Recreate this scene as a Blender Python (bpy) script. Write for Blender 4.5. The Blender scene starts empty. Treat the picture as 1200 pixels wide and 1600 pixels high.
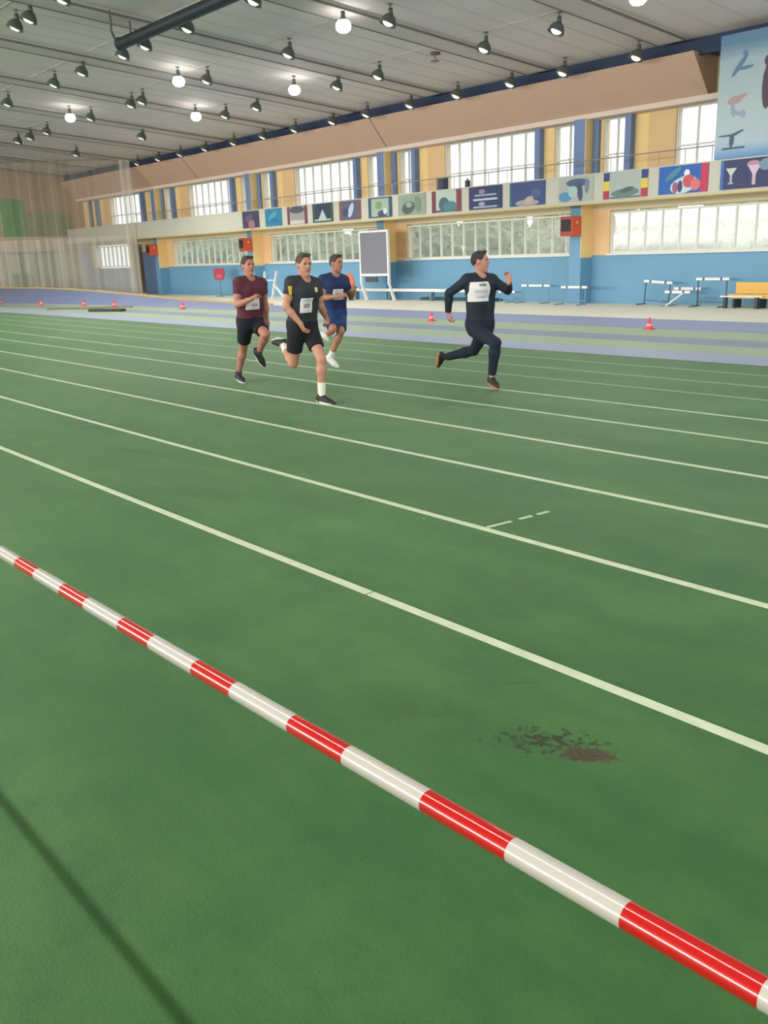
import bpy, bmesh, math, random
import numpy as np
from mathutils import Vector, Matrix
random.seed(7)
SC = bpy.context.scene
COL = SC.collection

# ------------------------------------------------------------------ camera
cam_d = bpy.data.cameras.new('camera'); cam = bpy.data.objects.new('camera', cam_d); COL.objects.link(cam)
RGT = Vector((0.65567094, 0.75431588, -0.03321412))
UPV = Vector((-0.18772541, 0.20546823, 0.96049049))
FWD = Vector((-0.73133767, 0.62353057, -0.2763238))
M = Matrix((RGT, UPV, -FWD)).transposed().to_4x4(); M.translation = Vector((0, 0, 1.65))
cam.matrix_world = M
cam_d.sensor_fit = 'AUTO'; cam_d.sensor_width = 36.0; cam_d.lens = 36.0 * 1400 / 1600
cam_d.clip_start = 0.05; cam_d.clip_end = 400
SC.camera = cam
# ------------------------------------------------------------------ world, light, exposure
SC.view_settings.view_transform = 'Standard'; SC.view_settings.look = 'None'
SC.view_settings.gamma = 1.0; SC.view_settings.use_curve_mapping = False
SC.view_settings.exposure = 0.0
W = bpy.data.worlds.new('overcast_sky'); SC.world = W; W.use_nodes = True
wt = W.node_tree; wt.nodes.clear()
wo = wt.nodes.new('ShaderNodeOutputWorld'); wb = wt.nodes.new('ShaderNodeBackground')
wb.inputs['Color'].default_value = (0.93, 0.97, 1.0, 1); wb.inputs['Strength'].default_value = 1.75
wt.links.new(wb.outputs[0], wo.inputs['Surface'])
SC.cycles.use_denoising = True
SC.cycles.max_bounces = 6; SC.cycles.diffuse_bounces = 4; SC.cycles.transparent_max_bounces = 12
SC.cycles.sample_clamp_indirect = 6.0

def area_light(name, loc, rot, sx, sy, power, color):
    l = bpy.data.lights.new(name, 'AREA'); l.shape = 'RECTANGLE'; l.size = sx; l.size_y = sy
    l.energy = power; l.color = color
    o = bpy.data.objects.new(name, l); COL.objects.link(o); o.location = loc; o.rotation_euler = rot
    return o
R90 = math.pi / 2
# added fill lights where window bands are assumed behind the camera and near end
area_light('fill_light_upper', (-26, -22.6, 4.6), (R90, 0, 0), 54, 1.7, 7600, (1.0, 0.96, 0.9))
area_light('fill_light_lower', (-26, -22.6, 2.2), (R90, 0, 0), 54, 1.2, 3600, (1.0, 0.96, 0.9))
area_light('fill_light_end', (15.6, 2, 3.6), (R90, 0, R90), 36, 3.0, 2600, (1.0, 0.98, 0.95))

# narrow line of tube lights along the roof ridge, above the camera
area_light('ridge_tube_lights', (-22, 0.36, 8.15), (0, 0, 0), 70, 0.14, 2600, (1.0, 0.98, 0.93))

# ------------------------------------------------------------------ helpers
def lin(c):
    return tuple(((v / 255) / 12.92 if v / 255 <= 0.04045 else ((v / 255 + 0.055) / 1.055) ** 2.4) for v in c)
MATS = {}
def mat(name, rgb, rough=0.6, spec=0.5, noise=0.0, nscale=6.0, bump=0.0, bscale=60.0, metal=0.0, emit=0.0, coat=0.0, sheen=0.0):
    if name in MATS: return MATS[name]
    m = bpy.data.materials.new(name); m.use_nodes = True; nt = m.node_tree; b = nt.nodes['Principled BSDF']
    c = (*lin(rgb), 1)
    b.inputs['Base Color'].default_value = c; b.inputs['Roughness'].default_value = rough
    b.inputs['Specular IOR Level'].default_value = spec; b.inputs['Metallic'].default_value = metal
    if coat: b.inputs['Coat Weight'].default_value = coat; b.inputs['Coat Roughness'].default_value = 0.03
    if sheen: b.inputs['Sheen Weight'].default_value = sheen; b.inputs['Sheen Roughness'].default_value = 0.45
    if emit:
        b.inputs['Emission Color'].default_value = c; b.inputs['Emission Strength'].default_value = emit
    tc = nt.nodes.new('ShaderNodeTexCoord')
    if noise:
        n = nt.nodes.new('ShaderNodeTexNoise'); n.inputs['Scale'].default_value = nscale; n.inputs['Detail'].default_value = 5
        nt.links.new(tc.outputs['Object'], n.inputs['Vector'])
        mx = nt.nodes.new('ShaderNodeMix'); mx.data_type = 'RGBA'
        mx.inputs[6].default_value = tuple(v * (1 - noise) for v in c[:3]) + (1,)
        mx.inputs[7].default_value = tuple(min(1, v * (1 + noise)) for v in c[:3]) + (1,)
        nt.links.new(n.outputs['Fac'], mx.inputs[0]); nt.links.new(mx.outputs[2], b.inputs['Base Color'])
    if bump:
        n2 = nt.nodes.new('ShaderNodeTexNoise'); n2.inputs['Scale'].default_value = bscale; n2.inputs['Detail'].default_value = 3
        nt.links.new(tc.outputs['Object'], n2.inputs['Vector'])
        bp = nt.nodes.new('ShaderNodeBump'); bp.inputs['Strength'].default_value = bump; bp.inputs['Distance'].default_value = 0.01
        nt.links.new(n2.outputs['Fac'], bp.inputs['Height']); nt.links.new(bp.outputs[0], b.inputs['Normal'])
    MATS[name] = m
    return m

class MB:
    def __init__(s): s.v = []; s.f = []
    def add(s, vs, fs):
        o = len(s.v); s.v += [tuple(v) for v in vs]; s.f += [tuple(i + o for i in f) for f in fs]; return s
    def box(s, x0, x1, y0, y1, z0, z1):
        return s.add([(x, y, z) for z in (z0, z1) for y in (y0, y1) for x in (x0, x1)],
                     [(0, 2, 3, 1), (4, 5, 7, 6), (0, 1, 5, 4), (2, 6, 7, 3), (0, 4, 6, 2), (1, 3, 7, 5)])
    def bar(s, a, b, w, h=None, up=(0, 0, 1)):
        a, b = Vector(a), Vector(b); h = h or w; d = (b - a).normalized(); u = Vector(up)
        if abs(d.dot(u)) > 0.95: u = Vector((1, 0, 0))
        sd = d.cross(u).normalized(); u = sd.cross(d)
        c = [(-1, -1), (1, -1), (1, 1), (-1, 1)]
        return s.add([p + sd * (i * w / 2) + u * (j * h / 2) for p in (a, b) for i, j in c],
                     [(0, 1, 2, 3), (7, 6, 5, 4), (0, 4, 5, 1), (1, 5, 6, 2), (2, 6, 7, 3), (3, 7, 4, 0)])
    def cone(s, a, b, ra, rb, n=14, caps=True):
        a, b = Vector(a), Vector(b); d = (b - a).normalized(); u = Vector((0, 0, 1)) if abs(d.z) < 0.9 else Vector((1, 0, 0))
        x = d.cross(u).normalized(); y = d.cross(x)
        vs = [p + (x * math.cos(t) + y * math.sin(t)) * r for p, r in ((a, ra), (b, rb)) for t in [2 * math.pi * k / n for k in range(n)]]
        fs = [(k, (k + 1) % n, n + (k + 1) % n, n + k) for k in range(n)]
        if caps: fs += [tuple(range(n - 1, -1, -1)), tuple(range(n, 2 * n))]
        return s.add(vs, fs)
    def lathe(s, prof, base=(0, 0, 0), n=18, axis=None):
        b = Vector(base); ax = Vector(axis or (0, 0, 1)).normalized()
        u = Vector((0, 1, 0)) if abs(ax.y) < 0.9 else Vector((1, 0, 0)); x = ax.cross(u).normalized(); y = ax.cross(x)
        vs = [b + ax * z + (x * math.cos(2 * math.pi * k / n) + y * math.sin(2 * math.pi * k / n)) * r for r, z in prof for k in range(n)]
        fs = [(i * n + k, i * n + (k + 1) % n, (i + 1) * n + (k + 1) % n, (i + 1) * n + k) for i in range(len(prof) - 1) for k in range(n)]
        return s.add(vs, fs)
    def poly(s, pts, thick, nrm):
        n = len(pts); t = Vector(nrm) * thick; a = [Vector(p) for p in pts]
        return s.add(a + [p + t for p in a], [tuple(range(n)), tuple(range(2 * n - 1, n - 1, -1))] + [(k, (k + 1) % n, n + (k + 1) % n, n + k) for k in range(n)])
    def mesh(s, name, m):
        me = bpy.data.meshes.new(name); me.from_pydata(s.v, [], s.f); me.update()
        bm = bmesh.new(); bm.from_mesh(me); bmesh.ops.recalc_face_normals(bm, faces=bm.faces); bm.to_mesh(me); bm.free()
        me.materials.append(m); return me
    def build(s, name, m, parent=None, smooth=False, loc=None, bevel=0):
        o = bpy.data.objects.new(name, s.mesh(name, m)); COL.objects.link(o)
        if smooth:
            for p in o.data.polygons: p.use_smooth = True
            try: o.data.set_sharp_from_angle(angle=0.7)
            except Exception: pass
        if loc is not None: o.location = loc
        if parent is not None: o.parent = parent
        if bevel:
            md = o.modifiers.new('bevel', 'BEVEL'); md.width = bevel; md.segments = 2
        return o

def tag(o, label=None, cat=None, group=None, kind=None):
    if label: o['label'] = label
    if cat: o['category'] = cat
    if group: o['group'] = group
    if kind: o['kind'] = kind
    return o
def thing(name, loc, label, cat, group=None):
    o = bpy.data.objects.new(name, None); COL.objects.link(o); o.location = loc; o.empty_display_size = 0.1
    return tag(o, label, cat, group)
def struct(o): o['kind'] = 'structure'; return o
def copy_tree(o, parent=None):
    c = o.copy(); COL.objects.link(c)
    if parent is not None: c.parent = parent
    for ch in list(o.children): copy_tree(ch, c)
    return c
ORD = ['first', 'second', 'third', 'fourth', 'fifth', 'sixth', 'seventh', 'eighth', 'ninth', 'tenth', 'eleventh', 'twelfth', 'thirteenth', 'fourteenth', 'fifteenth', 'sixteenth']

# ------------------------------------------------------------------ big measures (metres)
YW = 23.3            # inner face of the long window wall
XE = -53.7           # far end wall
XR = 16.0            # near end wall
YG = 21.8            # front of the gallery
def ceil_z(y): return 6.6 + 0.08 * (22.3 - abs(y))
def trk(x):          # the oval track bends away from the wall at the far end
    return 0.0 if x > -32 else -0.0071 * (x + 32) ** 2

# ------------------------------------------------------------------ floor
def floor_material():
    m = bpy.data.materials.new('worn_green_rubber'); m.use_nodes = True; nt = m.node_tree; N = nt.nodes; L = nt.links
    b = N['Principled BSDF']; b.inputs['Roughness'].default_value = 0.55; b.inputs['Specular IOR Level'].default_value = 0.3; b.inputs['Sheen Tint'].default_value = (0.66, 1, 0.66, 1); b.inputs['Sheen Weight'].default_value = 0.17; b.inputs['Sheen Roughness'].default_value = 0.45  # sheen also stands in for the haze over the far floor
    tc = N.new('ShaderNodeTexCoord')
    def noise(scale, detail, rough=0.55, vec=None):
        n = N.new('ShaderNodeTexNoise'); n.inputs['Scale'].default_value = scale; n.inputs['Detail'].default_value = detail
        n.inputs['Roughness'].default_value = rough; L.new(vec or tc.outputs['Object'], n.inputs['Vector']); return n.outputs['Fac']
    def ramp(fac, a, bb):
        r = N.new('ShaderNodeMapRange'); r.inputs[1].default_value = a; r.inputs[2].default_value = bb; r.clamp = True
        L.new(fac, r.inputs[0]); return r.outputs[0]
    def mix(fac, c1, c2):
        x = N.new('ShaderNodeMix'); x.data_type = 'RGBA'
        for sock, v in ((x.inputs[0], fac), (x.inputs[6], c1), (x.inputs[7], c2)):
            if hasattr(v, 'links'): L.new(v, sock)
            elif isinstance(v, (int, float)): sock.default_value = v
            else: sock.default_value = (*v, 1)
        return x.outputs[2]
    def mth(op, a, bb):
        x = N.new('ShaderNodeMath'); x.operation = op
        for sock, v in ((x.inputs[0], a), (x.inputs[1], bb)):
            if hasattr(v, 'links'): L.new(v, sock)
            else: sock.default_value = v
        return x.outputs[0]
    mp = N.new('ShaderNodeMapping'); mp.inputs['Scale'].default_value = (0.35, 1, 1); L.new(tc.outputs['Object'], mp.inputs['Vector'])
    base = mix(ramp(noise(1.1, 5, 0.65, mp.outputs[0]), 0.38, 0.64), GREEN_A, GREEN_B)
    base = mix(mth('MULTIPLY', ramp(noise(2.4, 7, 0.7), 0.44, 0.66), 0.6), base, GREEN_C)
    fine = noise(150, 3, 0.7)
    base = mix(mth('MULTIPLY', ramp(fine, 0.5, 0.8), 0.35), base, tuple(v * 0.55 for v in GREEN_A))
    def spot(x, y, rx, ry, rot, soft):
        mm = N.new('ShaderNodeMapping'); mm.vector_type = 'TEXTURE'
        mm.inputs['Location'].default_value = (x, y, 0); mm.inputs['Rotation'].default_value = (0, 0, rot); mm.inputs['Scale'].default_value = (rx, ry, 1e3)
        L.new(tc.outputs['Object'], mm.inputs['Vector'])
        ln = N.new('ShaderNodeVectorMath'); ln.operation = 'LENGTH'; L.new(mm.outputs[0], ln.inputs[0])
        return ramp(ln.outputs['Value'], 1.0, soft)
    # worn hole with crumbs of bare backing around it
    halo = spot(-1.76, 2.215, 0.31, 0.135, 0.62, 0.1)
    crumbs = ramp(mth('ADD', noise(30, 5, 0.75), mth('MULTIPLY', halo, 0.16)), 0.61, 0.65)
    base = mix(mth('MULTIPLY', crumbs, ramp(halo, 0.0, 0.25)), base, lin((30, 34, 10)))
    core = spot(-1.615, 2.24, 0.15, 0.07, 0.62, 0.1)
    edge = ramp(mth('ADD', core, mth('MULTIPLY', noise(40, 5, 0.75), 2.4)), 1.55, 1.7)
    base = mix(mth('MULTIPLY', edge, ramp(core, 0.0, 0.05)), base, mix(ramp(noise(60, 3), 0.35, 0.7), lin((40, 32, 16)), lin((80, 56, 38))))
    # dull scuffs
    for (x, y, rx, ry, rt, s, amt) in ((-8.9, 3.9, .9, .26, .2, .0, .85), (-7.6, 3.5, .6, .13, .2, .0, .85), (-5.7, 3.15, .5, .16, .3, .0, .75),
                                      (-2.15, 2.05, .4, .2, .4, .0, .5), (-1.42, .96, .05, .03, .5, .2, .9), (-2.9, 3.3, 1.0, .3, .2, 0., .2), (-1.2, 3.9, 1.2, .25, .6, 0., .2)):
        blot = mth('MULTIPLY', spot(x, y, rx, ry, rt, s), ramp(noise(5, 5, .65), 0.42, 0.56))
        base = mix(mth('MULTIPLY', blot, amt), base, lin((26, 54, 26)))
    # hairline crack
    mm = N.new('ShaderNodeMapping'); mm.vector_type = 'TEXTURE'; mm.inputs['Location'].default_value = (-2.13, 2.47, 0); mm.inputs['Rotation'].default_value = (0, 0, 0.88)
    mm.inputs['Scale'].default_value = (0.16, 0.006, 1e3); L.new(tc.outputs['Object'], mm.inputs['Vector'])
    wig = N.new('ShaderNodeVectorMath'); wig.operation = 'LENGTH'; L.new(mm.outputs[0], wig.inputs[0])
    base = mix(mth('MULTIPLY', ramp(wig.outputs['Value'], 1.0, 0.4), ramp(noise(60, 2), 0.42, 0.5)), base, lin((40, 46, 22)))
    # pale flecks
    vo = N.new('ShaderNodeTexVoronoi'); vo.inputs['Scale'].default_value = 2.3; L.new(tc.outputs['Object'], vo.inputs['Vector'])
    base = mix(mth('MULTIPLY', ramp(vo.outputs['Distance'], 0.022, 0.014), 0.8), base, lin((170, 185, 150)))
    L.new(base, b.inputs['Base Color'])
    bp = N.new('ShaderNodeBump'); bp.inputs['Strength'].default_value = 0.8; bp.inputs['Distance'].default_value = 0.006
    L.new(noise(85, 4, 0.7), bp.inputs['Height']); L.new(bp.outputs[0], b.inputs['Normal'])
    return m
GREEN_A = lin((40, 88, 37)); GREEN_B = lin((66, 107, 52)); GREEN_C = lin((30, 80, 42))
fl = struct(MB().box(XE - .3, XR + .3, -23.3, YW + .3, -0.2, 0).build('floor', floor_material()))

m_line = mat('worn_white_line_paint', (196, 206, 178), 0.6, noise=0.22, nscale=9)
m_line2 = mat('faded_line_paint', (178, 198, 166), 0.6, noise=0.25, nscale=5)
for y, w, m in ((2.695, .052, m_line), (3.895, .05, m_line), (5.08, .05, m_line), (6.2, .05, m_line), (7.32, .05, m_line2), (8.28, .045, m_line2)):
    if y < 3:
        for x0, x1 in ((XE + 6, -3.3), (-3.288, XR)):
            MB().box(x0, x1, y - w / 2, y + w / 2, -.01, .003).build('lane_line', m, fl)
    else:
        MB().box(XE + 6, XR, y - w / 2, y + w / 2, -.01, .003).build('lane_line', m, fl)
m_line3 = mat('nearly_worn_off_line_paint', (150, 180, 142), 0.6, noise=0.3, nscale=3)
for y in (9.38, 10.25, 11.15):
    MB().box(-38, XR, y - .02, y + .02, -.01, .002).build('lane_line', m_line3, fl)
for a, b in (((-3.63, 3.93), (-3.605, 4.13)), ((-3.60, 4.2), (-3.59, 4.31)), ((-3.585, 4.36), (-3.575, 4.46))):
    MB().bar((*a, 0), (*b, 0), .03, .005).build('start_mark', m_line2, fl)

# blue and green lanes of the oval track, pale strip beside the wall
def strip(name, y0, y1, m, z, x0=-52.5, x1=XR):
    xs = [x1, 0, -16, -28] + list(np.arange(-32, x0 - .1, -1.6)); a = MB()
    vs = [(x, (y1 if k else y0) + (trk(x) if y0 < 18.4 else 0), z) for x in xs for k in (0, 1)]
    a.add(vs, [(2 * i, 2 * i + 2, 2 * i + 3, 2 * i + 1) for i in range(len(xs) - 1)]).build(name, m, fl)
m_blue1 = mat('lilac_blue_track', (140, 152, 184), 0.5, sheen=.08, noise=0.12, nscale=1.5)
m_blue2 = mat('slate_blue_track', (106, 128, 152), 0.5, sheen=.08, noise=0.12, nscale=1.5)
m_grn = mat('pale_green_track', (140, 164, 132), 0.5, sheen=.08, noise=0.1, nscale=1.5)
m_conc = mat('pale_concrete', (226, 224, 208), 0.6, noise=0.08, nscale=0.8)
strip('wall_apron', 18.55, YW, m_conc, .004, -48)
strip('green_track_lane', 15.0, 16.4, m_grn, .004); strip('blue_track_lane', 14.05, 15.0, m_blue2, .004)
strip('green_track_lane', 13.0, 14.05, m_grn, .004); strip('blue_track_lane', 12.0, 13.0, m_blue1, .004)
# outer lane rising into the banked bend
inn = [(XR, 16.4), (-16, 16.4), (-28, 16.4)] + [(x, 16.4 + trk(x)) for x in (-31.2, -34.3, -37.4, -40, -42.7, -45.6, -50.6)]
out = [(XR, 18.55, 0), (-16, 18.55, 0), (-28, 18.8, 0), (-31.2, 19.0, .0), (-34.3, 18.8, .08), (-37.4, 18.2, .27), (-40, 17.5, .45), (-42.7, 17.1, .55), (-45.6, 16.75, .6), (-50.6, 16.3, .6)]
a = MB()
for (x, y), (u, v, z) in zip(inn, out): a.v += [(x, y, .006), (u, v, z + .006)]
a.f = [(2 * i, 2 * i + 2, 2 * i + 3, 2 * i + 1) for i in range(len(inn) - 1)]
a.build('banked_track_lane', mat('deeper_blue_track', (116, 132, 178), 0.5, sheen=.08, noise=0.12, nscale=1.5), fl)
m_kerb = mat('ochre_kerb_board', (190, 164, 104), 0.6, noise=0.1)
ks = out[2:]
for p, q in zip(ks[:-1], ks[1:]):
    d = (Vector(q) - Vector(p)); n = Vector((d.y, -d.x, 0)).normalized() * .12
    n = n if n.y > 0 else -n
    P, Q = Vector(p), Vector(q)
    MB().add([(P.x, P.y, 0), (Q.x, Q.y, 0), (Q.x, Q.y, Q.z + .09), (P.x, P.y, P.z + .06), *( (v.x + n.x, v.y + n.y, z) for v, z in ((P, 0), (Q, 0), (Q, Q.z + .09), (P, P.z + .06)))],
             [(0, 1, 2, 3), (7, 6, 5, 4), (0, 4, 5, 1), (1, 5, 6, 2), (2, 6, 7, 3), (3, 7, 4, 0)]).build('kerb_board', m_kerb, fl)

# ------------------------------------------------------------------ ceiling
m_ceil = mat('painted_grey_concrete_ceiling', (214, 204, 202), 0.75, noise=0.1, nscale=0.5, bump=0.2, bscale=3)
c = MB()
for s in (1, -1):
    pts = [(XE - .3, 0), (XR + .3, 0), (XR + .3, 23.6), (XE - .3, 23.6)]
    lo = [(x, s * y, ceil_z(y)) for x, y in pts]; hi = [(x, y, z + .25) for x, y, z in lo]
    c.add(lo + hi, [(0, 1, 2, 3), (7, 6, 5, 4), (0, 4, 5, 1), (1, 5, 6, 2), (2, 6, 7, 3), (3, 7, 4, 0)])
ce = struct(c.build('ceiling', m_ceil))
m_beam = mat('grey_roof_beam', (196, 186, 182), 0.7, noise=0.1, nscale=1)
m_cond = mat('dark_conduit', (112, 112, 106), 0.6)
m_joint = mat('slab_joint_grey', (198, 194, 184), .75)
y0, y1 = 0.0, 22.0
for k in range(-9, 7):
    x = -18.35 + 4.33 * k
    if x < XE or x > XR: continue
    z0, z1 = ceil_z(y0), ceil_z(y1)
    MB().add([(x - .4, y0, z0 - .09), (x + .4, y0, z0 - .09), (x + .4, y1, z1 - .09), (x - .4, y1, z1 - .09), (x - .4, y0, z0 + .02), (x + .4, y0, z0 + .02), (x + .4, y1, z1 + .02), (x - .4, y1, z1 + .02)],
             [(0, 1, 2, 3), (7, 6, 5, 4), (0, 4, 5, 1), (1, 5, 6, 2), (2, 6, 7, 3), (3, 7, 4, 0)]).build('roof_beam', m_beam, ce)
    MB().bar((x + .4, y0, z0 - .08), (x + .4, y1, z1 - .08), .045, .045).build('conduit', m_cond, ce)
    MB().bar((x - .38, y0, z0 - .1), (x - .38, y1, z1 - .1), .02, .02).build('conduit', m_cond, ce)
    for dx in (1.3, 2.17, 3.05):   # narrow joints between the roof slabs
        MB().bar((x + dx, y0, ceil_z(y0) - .004), (x + dx, y1, ceil_z(y1) - .004), .03, .012).build('slab_joint', m_joint, ce)
for yj in (6.1, 9.0, 12.1, 15.2, 18.3):
    MB().bar((XE, yj, ceil_z(yj) - .004), (XR, yj, ceil_z(yj) - .004), .03, .012).build('slab_joint', m_joint, ce)

# ------------------------------------------------------------------ long window wall
m_bluew = mat('sky_blue_wall_paint', (106, 156, 190), 0.6, noise=0.05, nscale=1)
m_tan = mat('tan_wall_paint', (228, 192, 146), 0.7, noise=0.05, nscale=1)
m_yel = mat('warm_yellow_wall_paint', (246, 212, 150), 0.7, noise=0.04, nscale=1)
m_pil = mat('cornflower_blue_pilaster', (112, 136, 180), 0.6, noise=0.05)
m_white = mat('white_window_frame', (226, 226, 220), 0.5)
m_cream = mat('cream_plaster', (214, 200, 168), 0.7, noise=0.06)
m_grey = mat('pale_grey_parapet', (188, 188, 176), 0.7, noise=0.05, nscale=1)
m_dark = mat('dark_doorway', (44, 46, 48), 0.8)
T = .3
R0 = -17.21; PB = 8.9
cols = [R0 + PB * k for k in range(-3, 4)]          # right edges of the columns
wall = struct(MB().box(-45, XR, YW, YW + T, 0, 1.41).box(XE, -48.1, YW, YW + T, 0, 1.41).build('wall_back', m_bluew))
MB().box(XE, XR, YW, YW + T, 2.66, 3.6).build('wall_band', m_cream, wall)
MB().box(XE, XR, YW, YW + T, 5.22, 6.9).build('wall_band', m_cream, wall)
MB().box(-46.75, -45, YW, YW + T, 0, 2.2).build('wall_panel', m_pil, wall)
MB().box(-46.75, -45, YW, YW + T, 2.2, 2.66).build('wall_panel', m_cream, wall)
MB().box(-48.1, -46.7, YW + .6, YW + .7, 0, 2.66).build('dark_doorway', m_dark, wall)
MB().box(-48.1, -47.95, YW, YW + .6, 0, 2.66).build('doorway_side', mat('olive_door_side', (120, 108, 84), .7), wall)

def pane_material():
    m = bpy.data.materials.new('hazy_window_pane'); m.use_nodes = True; nt = m.node_tree; nt.nodes.clear()
    o = nt.nodes.new('ShaderNodeOutputMaterial'); t = nt.nodes.new('ShaderNodeBsdfTransparent'); d = nt.nodes.new('ShaderNodeBsdfTranslucent'); g = nt.nodes.new('ShaderNodeBsdfGlossy')
    t.inputs[0].default_value = (.97, .98, .97, 1); d.inputs[0].default_value = (.95, .97, .96, 1); g.inputs['Roughness'].default_value = .1
    n = nt.nodes.new('ShaderNodeTexNoise'); n.inputs['Scale'].default_value = .8; tc = nt.nodes.new('ShaderNodeTexCoord'); nt.links.new(tc.outputs['Object'], n.inputs['Vector'])
    r = nt.nodes.new('ShaderNodeMapRange'); r.inputs[3].default_value = .06; r.inputs[4].default_value = .22; nt.links.new(n.outputs['Fac'], r.inputs[0])
    a = nt.nodes.new('ShaderNodeMixShader'); nt.links.new(r.outputs[0], a.inputs[0]); nt.links.new(t.outputs[0], a.inputs[1]); nt.links.new(d.outputs[0], a.inputs[2])
    b = nt.nodes.new('ShaderNodeMixShader'); b.inputs[0].default_value = .05; nt.links.new(a.outputs[0], b.inputs[1]); nt.links.new(g.outputs[0], b.inputs[2])
    nt.links.new(b.outputs[0], o.inputs['Surface']); return m
m_pane = pane_material()
wn = [0]
def window(x0, x1, z0, z1, n, frame=.05, mull=.045, rail=None):
    wn[0] += 1
    w = bpy.data.objects.new('window_%d' % wn[0], None); COL.objects.link(w); w.location = (x0, YW, z0); struct(w)
    ww, hh = x1 - x0, z1 - z0
    MB().box(0, ww, .05, .15, 0, frame).box(0, ww, .05, .15, hh - frame, hh).box(0, frame, .05, .15, frame, hh - frame).box(ww - frame, ww, .05, .15, frame, hh - frame).build('window_frame', m_white, w)
    p = (ww - 2 * frame) / n
    pm = MB().box(0, p, .09, .10, frame, hh - frame).mesh('pane', m_pane)
    mm = MB().box(-mull / 2, mull / 2, .06, .14, frame, hh - frame).mesh('mullion', m_white)
    for i in range(n):
        o = bpy.data.objects.new('pane', pm); COL.objects.link(o); o.parent = w; o.location = (frame + i * p, 0, 0)
        if i:
            o = bpy.data.objects.new('mullion', mm); COL.objects.link(o); o.parent = w; o.location = (frame + i * p, 0, 0)
    if rail: MB().box(frame, ww - frame, .06, .14, rail - .02, rail + .02).build('transom', m_white, w)
for R in [R0 + PB * k for k in range(-4, 4)]:
    x0 = max(R, XE)
    # ---- lower storey
    doorbay = R < -50
    if doorbay:
        window(-52.9, -48.4, 1.45, 2.62, 8); MB().box(-48.4, -48.1, YW, YW + T, 1.41, 2.66).build('wall_panel', m_tan, wall); MB().box(XE, -52.9, YW, YW + T, 1.41, 2.66).build('wall_panel', m_cream, wall)
    else:
        if R > -45 or True:
            MB().box(R, R + .62, YW, YW + T, 1.41, 2.66).build('wall_panel', m_tan, wall)
        window(R + .62, R + PB - .42, 1.45, 2.62, 14)
    if not doorbay: MB().box(R + .55, R + PB - .42, YW - .06, YW + .02, 1.40, 1.45).build('window_sill', m_white, wall)
    # ---- upper storey behind the gallery
    for u0, u1, m in ((0, .3, m_yel), (1.37, 1.8, m_yel), (1.8, 2.65, m_tan), (7.0, 7.4, m_yel)):
        if R + u1 < XE or R + u1 > XR: continue
        MB().box(max(R + u0, XE), R + u1, YW, YW + T, 3.6, 5.22).build('wall_panel', m, wall)
    for u0, u1, d in () if R < -54 else ((1.17, 1.37, .22), (6.8, 7.0, .22), (.02, .2, .12)):
        if R + u0 < XE or R + u1 > XR: continue
        MB().box(R + u0, R + u1, YW - d, YW + T, 3.6, 5.22).build('pilaster', m_pil, wall)
    if R > -50 and R + 1.17 < XR: window(R + .3, R + 1.17, 3.6, 5.2, 2, .04, .035, .62)
    if R + 2.65 > XE and R + 6.8 < XR: window(R + 2.65, R + 6.8, 3.6, 5.2, 7, .04, .035, .62)
    if R > -54 and R + PB - .42 < XR: window(R + 7.4, R + PB - .42, 3.6, 5.2, 2, .04, .035, .62)
MB().box(XE, -51.44, YW, YW + T, 3.6, 5.22).build('wall_panel', m_yel, wall)
for R in cols:
    if R > XR: continue
    MB().box(R - .42, R, YW - .54, YW + T, 0, 1.35).build('column', m_bluew, wall)
    MB().box(R - .42, R - .02, YW - .54, YW + T, 1.35, 2.9).build('column', m_bluew, wall)
    MB().box(R - .02, R, YW - .54, YW + T, 1.35, 2.9).build('column_side', m_yel, wall)
    MB().box(R - .42, R - .02, YW - .45, YW + T, 3.6, 5.22).build('column', m_pil, wall)
    MB().box(R - .02, R, YW - .45, YW + T, 3.6, 5.22).build('column_side', m_yel, wall)

# gallery: slab and parapet
gal = struct(MB().box(XE, XR, YG + .1, YW, 2.84, 2.96).build('trim_1', m_cream))
MB().box(XE + .8, XR, YG, YG + .1, 2.84, 3.585).build('parapet', m_grey, gal)
MB().box(XE + .8, XR, YG - .015, YG + .115, 3.58, 3.61).build('parapet_cap', m_grey, gal)
MB().box(XE + .8, XR, YG - .01, YG + .1, 2.80, 2.85).build('parapet_edge', mat('straw_edge_board', (196, 176, 128), .6), gal)
m_rail = mat('grey_rail_metal', (150, 146, 140), 0.4, metal=.3)
rl = thing('gallery_railing', (-20, YG + .06, 3.61), 'thin grey metal handrail on posts along the top of the gallery parapet', 'railing')
MB().cone((-44.2 + 20, 0, .36), (-12.55 + 20, 0, .36), .016, .016, 8).build('handrail', m_rail, rl)
pm = MB().cone((0, 0, 0), (0, 0, .36), .011, .011, 6).mesh('post', m_rail)
x = -12.6
while x > -44.2:
    o = bpy.data.objects.new('post', pm); COL.objects.link(o); o.parent = rl; o.location = (x + 20, 0, 0); x -= .75

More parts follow.
